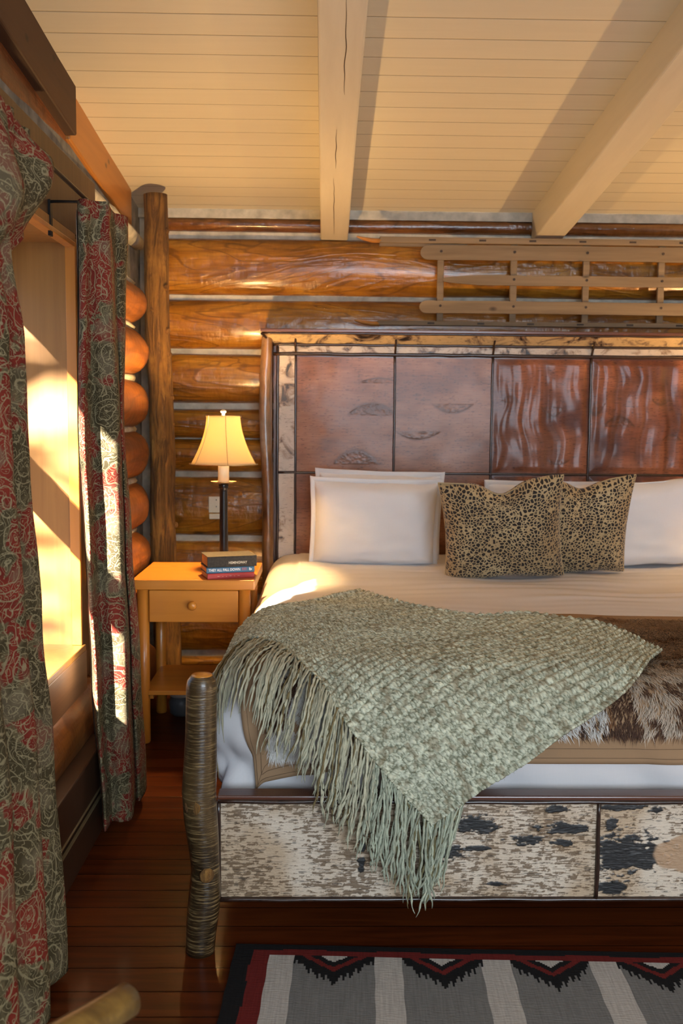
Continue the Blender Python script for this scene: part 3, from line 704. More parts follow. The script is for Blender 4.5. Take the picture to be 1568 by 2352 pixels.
# ------------------------------------------------------------------ bed
BX = 0.753
bed = thing('bed', 'king bed with birch bark headboard and footboard and log posts', 'bed', (BX, 3.1, 0))
HY = 4.25
m = MB(); m.box((-0.225, HY+0.006, 0.12), (2*BX+0.225, HY+0.03, 1.49)); hb = m.build('headboard', M_['mahog'], bed)
pole_m = log_wood('half_peeled_pole', 2, (0.09, 0.04, 0.015), (0.26, 0.13, 0.05), (0.60, 0.48, 0.36), 0.3, 0.4, 10, 0.4)
vx = [-0.128, 0.308, 0.738, 1.174, 1.612]
def hb_panel(x0, x1, z0, z1, seed, kind, knots):
    nx, nz = 170, 200 if z1-z0 > 0.4 else 150
    X, Z = np.meshgrid(np.linspace(x0, x1, nx), np.linspace(z0, z1, nz), indexing='ij')
    u = (X-x0)/(x1-x0); v = (Z-z0)/(z1-z0)
    streak = fbm(X*22+seed*7, Z*330, 3); big = fbm(X*5+seed*3, Z*9+seed, 4)
    if kind == 0: c = lerp3((0.20, 0.075, 0.032), (0.34, 0.15, 0.075), sst(0.3, 0.7, big))
    else: c = lerp3((0.12, 0.034, 0.016), (0.26, 0.09, 0.042), sst(0.3, 0.7, big))
    c = c*(0.72+0.5*streak)[..., None]
    dk = sst(0.70, 0.82, fbm(X*60+seed*9, Z*520+3, 2)); c = c*(1-0.55*dk)[..., None]
    if kind == 0: D = 0.004+0.006*(fbm(X*5+seed, Z*4, 3)-0.5)
    else:
        col = fbm(X*16+seed*5+1.2*(fbm(X*5, Z*6, 2)-0.5), Z*2.2, 3); D = 0.006+0.014*(col-0.5)+0.010*(fbm(X*12+seed, Z*9, 2)-0.5)
        c = c*(0.75+0.55*sst(0.35, 0.65, col))[..., None]
    for (kx, kz, w, h, up_) in knots:      # lens shaped scars left by branches
        dx = (u-kx)/w; dz = (v-kz)/h
        bow = dz-up_*(1-dx**2)*0.8
        lens = np.clip(1-dx**2, 0, 1)
        ink = np.exp(-(bow/0.16)**2)*(np.abs(dx) < 1)*lens**0.5
        ink2 = np.exp(-(dz/0.10)**2)*(np.abs(dx) < 1.5)*np.clip(1.5-np.abs(dx), 0, 1)*0.7
        inside = (np.abs(dx) < 1)*(bow*up_ < 0)*(dz*up_ > 0)
        mott = fbm(X*90+kx*9, Z*120, 3)
        a = np.clip(ink*0.85+ink2*0.4+inside*(0.12+0.35*sst(0.45, 0.6, mott)), 0, 0.7)
        c = lerp3((0.0, 0.0, 0.0), (1, 1, 1), 1-a)*c+np.array((0.075, 0.030, 0.012))*a[..., None]
        D = D+0.0012*inside*(mott-0.3)
    edge = np.minimum(np.minimum(u, 1-u)*(x1-x0), np.minimum(v, 1-v)*(z1-z0)); D = D*sst(0, 0.03, edge) if kind else D
    P = np.stack([X, HY+0.002-np.clip(D, 0.0, 0.03), Z], -1)
    m = MB(); m.grid(P, col=c); o = m.build('panel', M_['hb_panel'], hb, smooth=True)
KN = [[(0.78, 0.50, 0.26, 0.12, 1), (0.62, 0.07, 0.24, 0.14, 1), (0.85, 0.78, 0.22, 0.05, 1)],
      [(0.60, 0.60, 0.22, 0.09, -1), (0.24, 0.36, 0.24, 0.085, -1)], [(0.62, 0.58, 0.12, 0.10, -1), (0.18, 0.62, 0.1, 0.07, 1), (0.7, 0.12, 0.12, 0.05, -1)],
      [(0.05, 0.62, 0.1, 0.12, -1), (0.30, 0.42, 0.16, 0.10, 1), (0.72, 0.66, 0.1, 0.06, -1), (0.85, 0.3, 0.1, 0.06, 1)]]
for i in range(4):
    hb_panel(vx[i]+0.004, vx[i+1]-0.004, 0.923, 1.426, i*3.3+1, 0 if i < 2 else 1, KN[i])
    hb_panel(vx[i]+0.004, vx[i+1]-0.004, 0.44, 0.912, i*5.1+7, 0 if i < 2 else 1, [(0.3, 0.85, 0.15, 0.05, -1)])
def twig(p, q, r, parent, seed=0, mat='twig'):
    p = Vector(p); q = Vector(q); n = max(8, int((q-p).length*30)); pts = []
    for i in range(n+1):
        w = p.lerp(q, i/n); k = mn.noise(Vector((i*0.35+seed, seed*1.7, 0)))*r*0.45
        d = (q-p).normalized(); pts.append(w+Vector((k if abs(d.z) > 0.5 else 0, -abs(k)*0.3, k if abs(d.z) < 0.5 else 0)))
    m = MB(); m.tube(pts, [r*(1+0.14*mn.noise(Vector((i*0.8, seed, 4)))) for i in range(n+1)], 9); return m.build('twig_trim', M_[mat], parent, smooth=True)
s = 1
for i, x in enumerate(vx):
    twig((x, HY-0.004, 0.44), (x, HY-0.004, 1.437), 0.0055, hb, i)
    twig((x, HY-0.010, 1.44), (x, HY-0.052, 1.512), 0.0045, hb, i+9)
for sx in (0, 1):
    X = lambda v: v if sx == 0 else 2*BX-v
    twig((X(-0.207), HY-0.006, 0.3), (X(-0.207), HY-0.006, 1.47), 0.0065, hb, 31+sx)
    m = MB(); a, b = sorted((X(-0.204), X(-0.133)))
    m.box((a, HY-0.006, 0.3), (b, HY+0.008, 0.915)); m.build('bark_strip', M_['birch'], hb)
    m = MB(); m.box((a, HY-0.006, 0.925), (b, HY+0.008, 1.43)); m.build('bark_strip', M_['birch'], hb)
    # outer pole, still in bark
    n = 60; pts = []; rad = []
    for i in range(n):
        z = 1.50*i/(n-1)+0.02; xx = X(-0.247)+(0.010*sin(z*3.1+1)+0.004*sin(z*9))*(1 if sx == 0 else -1); pts.append((xx, HY-0.035, z)); rad.append(0.027-0.002*z+0.0015*mn.noise(Vector((z*12, sx, 1))))
    m = MB(); m.tube(pts, rad, 20, jit=0.12, freq=9); o = m.build('pole', pole_m, hb); smooth_sides(o)
    m = MB(); m.box((*((X(-0.268),) if sx == 0 else (X(-0.232),)), HY+0.012, 0.02), (X(-0.232) if sx == 0 else X(-0.268), HY+0.05, 1.52)); m.build('side_board', M_['rafter_b'], hb)
twig((-0.205, HY-0.004, 0.918), (2*BX+0.205, HY-0.004, 0.918), 0.0050, hb, 41)
twig((-0.225, HY-0.010, 1.4375), (2*BX+0.225, HY-0.010, 1.4375), 0.0075, hb, 42)
twig((-0.225, HY-0.016, 1.478), (2*BX+0.225, HY-0.016, 1.478), 0.0060, hb, 43)
m = MB(); m.box((-0.205, HY-0.008, 1.444), (2*BX+0.205, HY+0.008, 1.473)); m.build('bark_strip', M_['birch'], hb)
xa, xb = -0.222, 2*BX+0.222
m = MB(); m.hexa([(xa, HY-0.012, 1.480), (xb, HY-0.012, 1.480), (xb, HY+0.01, 1.480), (xa, HY+0.01, 1.480), (xa-0.045, HY-0.088, 1.522), (xb+0.045, HY-0.088, 1.522), (xb, HY+0.01, 1.525), (xa, HY+0.01, 1.525)])
m.build('cornice_bark', M_['birch_lamplit'], hb, fixn=True)
twig((xa-0.048, HY-0.090, 1.520), (xb+0.048, HY-0.090, 1.520), 0.0050, hb, 44)
twig((xa-0.052, HY-0.085, 1.518), (xa, HY-0.012, 1.478), 0.0045, hb, 45)
m = MB(); m.box((xa-0.055, HY-0.098, 1.524), (xb+0.055, HY+0.07, 1.538)); m.build('crown_shelf', M_['mahog'], hb, bevel=0.003)

# footboard
FY0, FY1 = 2.022, 2.05
m = MB(); m.box((-0.222, FY0+0.004, 0.098), (2*BX+0.222, FY1, 0.326)); fb = m.build('footboard', M_['mahog'], bed)
def fb_panel(x0, x1, z0, z1, seed, blots, dense, plainwood=None):
    nx = int((x1-x0)/0.00125); nz = int((z1-z0)/0.00125)
    X, Z = np.meshgrid(np.linspace(x0, x1, nx), np.linspace(z0, z1, nz), indexing='ij')
    big = fbm(X*9+seed, Z*9+seed*2, 3)
    c = lerp3((0.50, 0.37, 0.24), (0.66, 0.56, 0.44), sst(0.35, 0.65, big))
    fl = 0.6*fbm(X*95+seed*5, Z*120, 5, 0.72)+0.4*vnoise(X*70+9, Z*520+seed); mod = fbm(X*8+seed*2, Z*5+9, 3)
    th = 0.535-dense*(mod-0.5)*1.1
    f1 = sst(th, th+0.035, fl); c = lerp3((0, 0, 0), (1, 1, 1), 1-f1*0.85)*c+np.array((0.13, 0.075, 0.032))*(f1*0.85)[..., None]
    ls = sst(0.67, 0.74, fbm(X*55+seed, Z*420, 3)); c = c*(1-0.6*ls)[..., None]
    D = 0.0015*(fl-0.5)
    for (bx, bz, w, h) in blots:
        wob = (fbm(X*38+bx*31, Z*90+bz*17, 4, 0.65)-0.5)*2.0
        d = np.sqrt(((X-bx)/w)**2+((Z-bz)/h)**2)+wob*0.9
        a = sst(1.08, 0.86, d) if False else 1-sst(0.86, 1.04, d)
        ink = np.stack([0.012+0.05*sst(0.62, 0.75, fbm(X*60, Z*300, 3))]*3, -1)
        c = c*(1-a)[..., None]+ink*a[..., None]; D = D+0.002*a
    if plainwood:
        bx, bz, w, h = plainwood; d = np.sqrt(((X-bx)/w)**2+((Z-bz)/h)**2)+(fbm(X*14, Z*20, 3)-0.5)*0.8
        a = 1-sst(0.9, 1.0, d); g = fbm(X*12, Z*160+4*np.sin(X*25), 3); w_ = lerp3((0.36, 0.22, 0.12), (0.50, 0.34, 0.21), g)
        c = c*(1-a)[..., None]+w_*a[..., None]
    P = np.stack([X, FY0-D, Z], -1); m = MB(); m.grid(P, col=c); return m.build('panel', M_['fb_panel'], fb, smooth=True)
fv = [-0.224, 0.229, 0.608, 0.985, 1.36, 2*BX+0.224]
fb_panel(fv[0]+0.004, fv[1]-0.004, 0.104, 0.318, 1.3, [(0.088, 0.18, 0.008, 0.014), (0.090, 0.218, 0.008, 0.012)], 0.55)
fb_panel(fv[1]+0.004, fv[2]-0.004, 0.104, 0.318, 4.7, [(0.275, 0.205, 0.042, 0.018), (0.335, 0.270, 0.050, 0.020), (0.262, 0.275, 0.03, 0.022), (0.515, 0.306, 0.032, 0.009), (0.455, 0.236, 0.045, 0.012), (0.545, 0.262, 0.05, 0.013), (0.525, 0.228, 0.025, 0.008), (0.385, 0.134, 0.026, 0.006), (0.345, 0.215, 0.03, 0.006), (0.47, 0.265, 0.012, 0.005)], 0.18)
fb_panel(fv[2]+0.004, fv[3]-0.004, 0.104, 0.318, 8.1, [(0.672, 0.205, 0.095, 0.045), (0.645, 0.125, 0.036, 0.022), (0.635, 0.268, 0.018, 0.016), (0.66, 0.309, 0.05, 0.006), (0.735, 0.302, 0.018, 0.008), (0.82, 0.296, 0.02, 0.004)], 0.35, (0.86, 0.205, 0.13, 0.055))
fb_panel(fv[3]+0.004, fv[4]-0.004, 0.104, 0.318, 12.1, [(1.2, 0.2, 0.05, 0.02), (1.1, 0.28, 0.04, 0.01)], 0.3)
fb_panel(fv[4]+0.004, fv[5]-0.004, 0.104, 0.318, 15.9, [(1.5, 0.15, 0.04, 0.02)], 0.5)
for i, x in enumerate(fv): twig((x, FY0-0.003, 0.096), (x, FY0-0.003, 0.322), 0.0045, fb, i+60)
twig((-0.226, FY0-0.003, 0.099), (2*BX+0.226, FY0-0.003, 0.099), 0.0050, fb, 70)
twig((-0.226, FY0-0.004, 0.322), (2*BX+0.226, FY0-0.004, 0.322), 0.0050, fb, 71)
m = MB(); m.box((-0.228, FY0-0.006, 0.3255), (2*BX+0.228, FY1+0.012, 0.3355)); m.build('cap_rail', M_['mahog'], fb, bevel=0.003)
# foot posts
for sx in (0, 1):
    prof = [(0.000, 0.0, 0.031), (0.05, 0.003, 0.033), (0.10, 0.008, 0.0345), (0.14, 0.012, 0.033), (0.19, 0.0125, 0.030), (0.25, 0.008, 0.033), (0.30, 0.003, 0.036), (0.36, 0.0, 0.0365), (0.42, 0.003, 0.035), (0.48, 0.005, 0.0335), (0.54, 0.006, 0.0325), (0.592, 0.007, 0.0325), (0.602, 0.007, 0.0300), (0.611, 0.007, 0.0235), (0.613, 0.007, 0.0225)]
    zz = [p[0] for p in prof]; zs = list(np.linspace(0, 0.590, 60))+[0.595, 0.602, 0.608, 0.6115]
    sg = 1 if sx == 0 else -1; cx = -0.262 if sx == 0 else 2*BX+0.262
    pts = [(cx+sg*float(np.interp(z, zz, [p[1] for p in prof])), 1.985, z) for z in zs]; rad = [float(np.interp(z, zz, [p[2] for p in prof])) for z in zs]
    m = MB(); m.tube(pts, rad, 32, jit=0.035, seed=sx, freq=9); fp = m.build('foot_post', M_['birch_dark'], bed); smooth_sides(fp)
    m = MB(); m.lathe((pts[-1][0], 1.985, 0.610), [(0.001, 0), (0.0225, 0.0), (0.0215, 0.0035), (0.010, 0.0045), (0.001, 0.0045)], 28); m.build('cut_top', M_['pine'], fp, smooth=True)
    for (a, z, r) in ((-2.0, 0.335, 0.019), (-1.05, 0.185, 0.017)):
        m = MB(); rr = 0.0345; c = Vector((cx+0.003*sg+cos(a)*rr, 1.985+sin(a)*rr, z)); d = Vector((cos(a), sin(a), 0))
        m.tube([c-d*0.004, c+d*0.0012, c+d*0.002], [r, r*0.92, r*0.5], 16); m.build('knot', M_['post'], fp, smooth=True)
    m = MB(); x = -0.228 if sx == 0 else 2*BX+0.228
    m.tube([(x+0.004*sin(y*4), y, 0.235) for y in np.linspace(2.07, 4.24, 30)], 0.025, 16, jit=0.06); m.build('side_rail', M_['birch_dark'], bed, smooth=True)
m = MB(); m.box((-0.205, 2.130, 0.17), (2*BX+0.205, 4.20, 0.350)); m.build('box_spring', M_['grey_cloth'], bed, bevel=0.03)
m = MB(); m.box((-0.19, 2.135, 0.365), (2*BX+0.19, 4.22, 0.515)); m.build('mattress', M_['sheet'], bed, bevel=0.04)

# ------------------------------------------------------------------ draping over the bed
AIN, YIN = BX+0.13, 2.23
def S(a, b, rx=0.12, ry=0.12, zt=0.56):
    dx = max(0.0, abs(a-BX)-AIN)*(-1 if a < BX else 1); dy = min(0.0, b-YIN); d = hypot(dx, dy)
    if d < 1e-9: return Vector((a, b, zt)), Vector((0, 0, 1))
    nx, ny = dx/d, dy/d; R0 = hypot(nx*rx, ny*ry)
    if d < R0*pi/2: ph = d/R0; s = R0*sin(ph); dr = R0*(1-cos(ph))
    else: ph = pi/2; s = R0; dr = R0+d-R0*pi/2
    bx = a if dx == 0 else BX+copysign(AIN, dx); by = b if dy == 0 else YIN
    nn = Vector((nx*sin(ph), ny*sin(ph), cos(ph)))
    return Vector((bx+nx*s, by+ny*s, zt-dr)), nn
dv = thing('duvet', 'white duvet covering the mattress, sunlit near its left edge', 'duvet', (BX, 3.1, 0.52))
na, nb = 230, 190; P = np.zeros((na, nb, 3))
A0 = -0.13-0.33; A1 = 2*BX+0.46; B0 = YIN-0.322; B1_ = 4.215
def duv_h(a, b):
    edge = max(0, -0.13-a, YIN-b)
    h = 0.010*mn.noise(Vector((a*3, b*3.5, 1)))+0.006*mn.noise(Vector((a*2.2+3, b*16, 4)))*(1 if b > 2.7 else 0.5)
    if edge > 0.05:      # folds pulled down at the corner
        k = min(1, (edge-0.05)/0.06)*(1.0 if a < 0.05 else 0.35)
        h += (0.015*sin(a*22+b*30+2.6*mn.noise(Vector((a*6, b*6, 0))))+0.010*mn.noise(Vector((a*14, b*14, 2))))*k
    if a < -0.10: h += 0.014*sin(max(0, min(1, edge/0.30))*pi)
    if b > 2.9 and (a < -0.10 or a > 2*BX+0.10): h = min(h, 0.0)-0.004
    return h
for i in range(na):
    a = A0+(A1-A0)*i/(na-1)
    for j in range(nb):
        b = B0+(B1_-B0)*j/(nb-1); p, nn = S(a, b); P[i, j] = tuple(p+nn*duv_h(a, b))
m = MB(); m.grid(P); m.build('cover', M_['duvet'], dv, smooth=True, solid=0.004)

# pillows
def pillow(x, y, z, w, h, th, tilt, yaw, roll, label, mat, cat='pillow', flange=0.0, ears=0.10, dent=0.0, group=None, uvs=1.0, seed=0, name='pillow'):
    t = thing(name, label, cat, (x, y, z), group); ORG[t.name] = Vector((0, 0, 0))
    t.rotation_euler = (Matrix.Rotation(yaw, 3, 'Z') @ Matrix.Rotation(-tilt, 3, 'X') @ Matrix.Rotation(roll, 3, 'Y')).to_euler()
    n = 56; m = MB(); UVs = []
    for side in (-1, 1):
        P = np.zeros((n, n, 3)); UV = np.zeros((n, n, 2))
        for i in range(n):
            for j in range(n):
                u = -1+2*i/(n-1); v = -1+2*j/(n-1)
                uu = sin(u*pi/2*0.999); vv = sin(v*pi/2*0.999)
                # sides drawn in between the corners
                X = uu*w/2*(1-ears*(1-vv*vv)*abs(uu)**2); Z = vv*h/2*(1-ears*(1-uu*uu)*abs(vv)**2)
                T = th/2*max(0, (1-uu**4))**0.55*max(0, (1-vv**4))**0.55
                T *= 1+0.22*mn.noise(Vector((u*1.7+seed, v*1.7, seed)))
                if dent and vv > 0:
                    Z -= dent*h*math.exp(-((uu-0.0)/0.30)**2)*vv**2; T *= 1-0.3*math.exp(-((uu)/0.28)**2)*vv
                T += 0.0045*mn.noise(Vector((u*5+seed+v*2, v*6-u*2, side)))*(1-u**6)*(1-v**6); Z += 0.008*mn.noise(Vector((uu*2.2+seed, 1, seed)))*vv
                P[i, j] = (X, side*T, Z+h/2); UV[i, j] = (uu*w/2*uvs+seed, vv*h/2*uvs)
        m.grid(P if side < 0 else P[::-1], UV if side < 0 else UV[::-1])
    o = m.build('cushion_body' if name == 'cushion' else 'pillow_body', mat, t, smooth=True)
    bm = bmesh.new(); bm.from_mesh(o.data); bmesh.ops.remove_doubles(bm, verts=bm.verts, dist=0.0006); bm.to_mesh(o.data); bm.free()
    # seam piping or flange round the rim
    rim = []
    for k in range(4):
        for q in np.linspace(-1, 1, 22)[:-1]:
            u, v = ((q, -1), (1, q), (-q, 1), (-1, -q))[k]; uu = sin(u*pi/2); vv = sin(v*pi/2)
            X = uu*w/2*(1-ears*(1-vv*vv)*abs(uu)**2); Z = vv*h/2*(1-ears*(1-uu*uu)*abs(vv)**2)
            if dent and vv > 0: Z -= dent*h*math.exp(-(uu/0.30)**2)*vv**2
            rim.append((X, Z+h/2))
    if flange:
        N = len(rim); m = MB()
        for k, (X, Z) in enumerate(rim):
            c = Vector((X, 0, Z-h/2)); d = Vector((copysign(1, X) if abs(X) > w/2*0.80 else 0, 0, copysign(1, Z-h/2) if abs(Z-h/2) > h/2*0.80 else 0))
            wv = 0.004*sin(k*0.9+seed)
            for r in (-0.012, flange*0.5, flange): m.v.append((X+d.x*r, wv*(r/flange), Z+d.z*r))
        for k in range(N):
            k2 = (k+1) % N
            for r in range(2): m.f.append((k*3+r, k2*3+r, k2*3+r+1, k*3+r+1))
        m.build('flange', mat, t, smooth=True, solid=0.003)
    else:
        m = MB(); m.tube([(X, 0, Z) for X, Z in rim]+[(rim[0][0], 0, rim[0][1])], 0.0028, 6, cap=False); m.build('piping', mat, t, smooth=True)
    return t
C_ = M_['cotton']
pillow(0.205, 3.93, 0.560, 0.50, 0.355, 0.18, radians(-14), 0, radians(1), 'white pillow in front at the left, nearest the lamp', C_, flange=0.018, ears=0.03, seed=1)
pillow(0.225, 4.08, 0.560, 0.51, 0.372, 0.13, radians(-10), 0, radians(1.5), 'white pillow standing behind the left front pillow', C_, flange=0.018, ears=0.03, seed=2)
pillow(1.29, 3.93, 0.560, 0.52, 0.365, 0.18, radians(-14), 0, radians(-4), 'white pillow at the right beside the spotted cushions', C_, flange=0.0, ears=0.04, seed=3)
pillow(1.00, 4.125, 0.565, 0.60, 0.325, 0.09, radians(-10), 0, radians(0), 'white pillow mostly hidden behind the spotted cushions', C_, flange=0.018, ears=0.03, seed=4)
pillow(0.992, 3.735, 0.555, 0.40, 0.415, 0.13, radians(-20), radians(4), radians(-3), 'smaller spotted cushion behind, on the right', M_['leopard'], 'cushion', ears=0.07, dent=0.10, seed=2.4, name='cushion')
pillow(0.690, 3.615, 0.555, 0.45, 0.42, 0.15, radians(-22), radians(-5), radians(-5), 'spotted cushion in front, left of its twin', M_['leopard'], 'cushion', ears=0.07, dent=0.12, seed=5.7, name='cushion')

# ------------------------------------------------------------------ fur blanket with tan border
fur = thing('fur_blanket', 'brown and cream fur blanket with tan border at the foot of the bed', 'blanket', (BX, 2.4, 0.57))
KF = dict(rx=0.128, ry=0.125, zt=0.570)
def furflat(u, v):      # u across (0 left .. 1 right), v from foot (0) to top (1)
    bl = 1.905+0.062*min(1, u/0.16)**0.7; a0 = -0.178-0.02*v*1.2; a = a0+(2*BX+0.178-a0)*u; return a, bl+(2.80-bl)*v
nu, nv = 220, 90; P = np.zeros((nu, nv, 3))
for i in range(nu):
    for j in range(nv):
        a, b = furflat(i/(nu-1), j/(nv-1)); p, nn = S(a, b, **KF); P[i, j] = tuple(p+nn*(0.003*mn.noise(Vector((a*7, b*7, 3)))+0.003+max(0, duv_h(a, b))))
m = MB(); m.grid(P); m.build('backing', M_['tan'], fur, smooth=True, solid=0.006)
thread = plain('brown_thread', (0.15, 0.09, 0.05), 0.9)
for off in (0.014, 0.036):
    m = MB(); pts = []
    for s_ in np.linspace(0.9, 0, 60): a, b = furflat(0, s_); pts.append((a+off, b if s_ > off/0.9 else b))
    pts = [(a, b) for a, b in pts if b > furflat(0, 0)[1]+off]
    for u in np.linspace(0, 0.6, 60): a, b = furflat(u, 0); a = a+off; pts.append((a, b+off))
    q = [(S(a, b, **KF)[0]+S(a, b, **KF)[1]*max(0, duv_h(a, b)), S(a, b, **KF)[1]) for a, b in pts]; m.tube([p+nn*0.0075 for p, nn in q], 0.0005, 5); m.build('stitching', thread, fur)
m = MB(); q = [(S(-0.178+s_, 1.906+s_*1.1, **KF)[0]+S(-0.178+s_, 1.906+s_*1.1, **KF)[1]*max(0, duv_h(-0.178+s_, 1.906+s_*1.1)), S(-0.178+s_, 1.906+s_*1.1, **KF)[1]) for s_ in np.linspace(0, 0.055, 10)]; m.tube([p+nn*0.0055 for p, nn in q], 0.0005, 5); m.build('stitching', thread, fur)
def furcol(a, b):
    A = np.array([a]); B = np.array([b]); n1 = float(fbm(A*11+2, B*11+5, 3)[0]); n2 = float(fbm(A*60, B*60+3, 3)[0])
    white = np.array((0.62, 0.60, 0.55)); dark = np.array((0.055, 0.028, 0.018)); tan = np.array((0.42, 0.31, 0.20)); brown = np.array((0.19, 0.09, 0.04))
    if b > 2.26+0.10*(n1-0.5): c = tan*(1-n1)*1.1+brown*n1*1.1 if n1 < 0.55 else brown
    elif a < 0.15: c = white if n1 < 0.52 else dark*1.6
    elif a < 0.635+0.06*(n1-0.5): c = white if n2 < 0.60 else dark
    elif a < 0.735+0.10*(n1-0.5): c = dark*1.2 if n1 < 0.6 else brown
    else: c = (tan*0.6+white*0.35) if n2 < 0.60 else dark*1.4
    return c*(0.8+0.4*random.random())
m = MB(); cols = []
def hair(a, b, L, da, db):
    p, nn = S(a, b, **KF); e = 0.01; q, _ = S(a+da*e, b+db*e, **KF); t = (q-p)/e
    side = t.cross(nn).normalized()*0.0009; p = p+nn*(0.004+max(0, duv_h(a, b)))
    k1 = p+nn*L*0.30+t*L*0.45; k2 = p+nn*L*0.36+t*L*1.0; bs = len(m.v)
    m.v += [tuple(p-side), tuple(p+side), tuple(k1+side*0.8), tuple(k1-side*0.8), tuple(k2)]; m.f += [(bs, bs+1, bs+2, bs+3), (bs+3, bs+2, bs+4)]
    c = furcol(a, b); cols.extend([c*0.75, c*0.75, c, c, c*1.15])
regs = [((0.50, 1.12), (2.035, 2.80), 30000), ((-0.12, 0.06), (1.985, 2.20), 8500), ((0.06, 0.5), (2.035, 2.6), 1500), ((1.12, 1.62), (2.035, 2.78), 4000)]
for (ra, rb, N) in regs:
    for _ in range(N):
        a = random.uniform(*ra); b = random.uniform(*rb)
        if b > 2.72+0.07*mn.noise(Vector((a*9, 0, 0)))+0.02: continue
        if a < -0.118+0.012*mn.noise(Vector((b*30, 0, 0))): continue
        an = -pi/2+0.9*mn.noise(Vector((a*8, b*8, 0)))+random.uniform(-0.45, 0.45)
        if b > 2.6: an += pi*0.35*random.choice((-1, 1))
        hair(a, b, random.uniform(0.014, 0.030), cos(an), sin(an))
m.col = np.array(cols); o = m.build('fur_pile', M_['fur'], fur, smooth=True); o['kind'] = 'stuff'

# ------------------------------------------------------------------ green knit throw with fringe
tw = thing('knit_throw', 'sage green knit throw with long fringe draped over the bed foot', 'throw', (0.3, 2.3, 0.585))
KT = dict(rx=0.15, ry=0.235, zt=0.588)
cL = catmull([(-0.27, 2.36), (-0.262, 2.60), (-0.23, 2.77), (-0.069, 2.896), (0.115, 3.126)], 400)
cT = catmull([(0.115, 3.126), (0.276, 2.871), (0.452, 2.726), (0.587, 2.767), (0.696, 2.69), (0.79, 2.585), (0.835, 2.30)], 400)
cB = catmull([(0.237, 1.79), (0.339, 1.864), (0.434, 1.920), (0.522, 1.980), (0.686, 2.091), (0.835, 2.30)], 400)
cF = catmull([(-0.27, 2.36), (-0.235, 2.42), (-0.185, 2.45), (-0.109, 2.334), (-0.052, 2.183), (0.009, 2.088), (0.047, 2.012), (0.104, 1.938), (0.151, 1.883), (0.237, 1.79)], 400)
def rs(c, n):
    d = np.r_[0, np.cumsum(np.hypot(*np.diff(c, axis=0).T))]; s_ = np.linspace(0, d[-1], n); return np.stack([np.interp(s_, d, c[:, 0]), np.interp(s_, d, c[:, 1])], 1)
NU, NV = 430, 330
c0, c1 = rs(cL, NU), rs(cB, NU); d0, d1 = rs(cF, NV), rs(cT, NV)
u = np.linspace(0, 1, NU)[:, None, None]; v = np.linspace(0, 1, NV)[None, :, None]
FL = (1-v)*c0[:, None]+v*c1[:, None]+(1-u)*d0[None]+u*d1[None]-((1-u)*(1-v)*c0[0]+u*(1-v)*c0[-1]+(1-u)*v*c1[0]+u*v*c1[-1])
UU, VV = np.meshgrid(np.linspace(0, 1, NU), np.linspace(0, 1, NV), indexing='ij')
lu, lv = UU*0.78, VV*0.78      # rough cloth metres
row = np.sin(lv*2*pi/0.0165+0.7*np.sin(lu*30)); st = fbm(lu*330, lv*290, 3, 0.75); st2 = vnoise(lu*240+3, lv*200)
Hh = 0.0022*row+0.008*(st-0.5)+0.004*(st2-0.5)
folds = 0.006*np.sin(FL[..., 1]*14+FL[..., 0]*4)*sst(2.5, 2.9, FL[..., 1])+0.012*(fbm(FL[..., 0]*5, FL[..., 1]*5, 2)-0.5)
big = fbm(lu*5+1, lv*30, 3)
tone = sst(0.30, 0.70, st)
col = lerp3((0.16, 0.17, 0.11), (0.68, 0.70, 0.54), tone)
col = col*(0.82+0.4*big)[..., None]
spk = sst(0.70, 0.80, vnoise(lu*330+9, lv*330)); col = lerp3((0, 0, 0), (1, 1, 1), 1-spk*0.5)*col+np.array((0.48, 0.48, 0.36))*(spk*0.5)[..., None]
brn = sst(0.60, 0.72, fbm(lu*90+5, lv*90, 2))*0.5; col = col*(1-brn)[..., None]+np.array((0.17, 0.115, 0.05))*brn[..., None]
P = np.zeros((NU, NV, 3)); edge = np.minimum(np.minimum(UU, 1-UU), np.minimum(VV, 1-VV))
lift = Hh+folds*sst(0, 0.05, edge)+0.006*np.exp(-((edge)/0.012)**2)
for i in range(NU):
    for j in range(NV):
        p, nn = S(FL[i, j, 0], FL[i, j, 1], **KT); h = lift[i, j]; P[i, j] = (p.x+nn.x*h, p.y+nn.y*h, p.z+nn.z*h)
m = MB(); m.grid(P, col=col); m.build('knit_cloth', M_['throw'], tw, smooth=True, solid=0.006)
# loose mohair fibres on the knit
m = MB(); cols = []
for _ in range(9000):
    i = random.randrange(1, NU-1); j = random.randrange(1, NV-1)
    if random.random() < 0.12: i = random.choice((0, NU-1)) if random.random() < .6 else i; j = random.choice((0, NV-1)) if i not in (0, NU-1) else j
    p = Vector(P[i, j]); d = Vector((random.gauss(0, 1), random.gauss(0, 1), random.gauss(0.5, 0.7))).normalized()*random.uniform(0.004, 0.011)
    sd = Vector((random.gauss(0, 1), random.gauss(0, 1), 0)).normalized()*0.00045; b = len(m.v); k = p+d*0.5+Vector((0, 0, 0.002))
    m.v += [tuple(p-sd), tuple(p+sd), tuple(k+sd), tuple(k-sd), tuple(p+d)]; m.f += [(b, b+1, b+2, b+3), (b+3, b+2, b+4)]
    c = np.array((0.36, 0.37, 0.24))*random.uniform(0.7, 1.3); cols += [c]*5
m.col = np.array(cols); o = m.build('fuzz', M_['throw'], tw); o['kind'] = 'stuff'
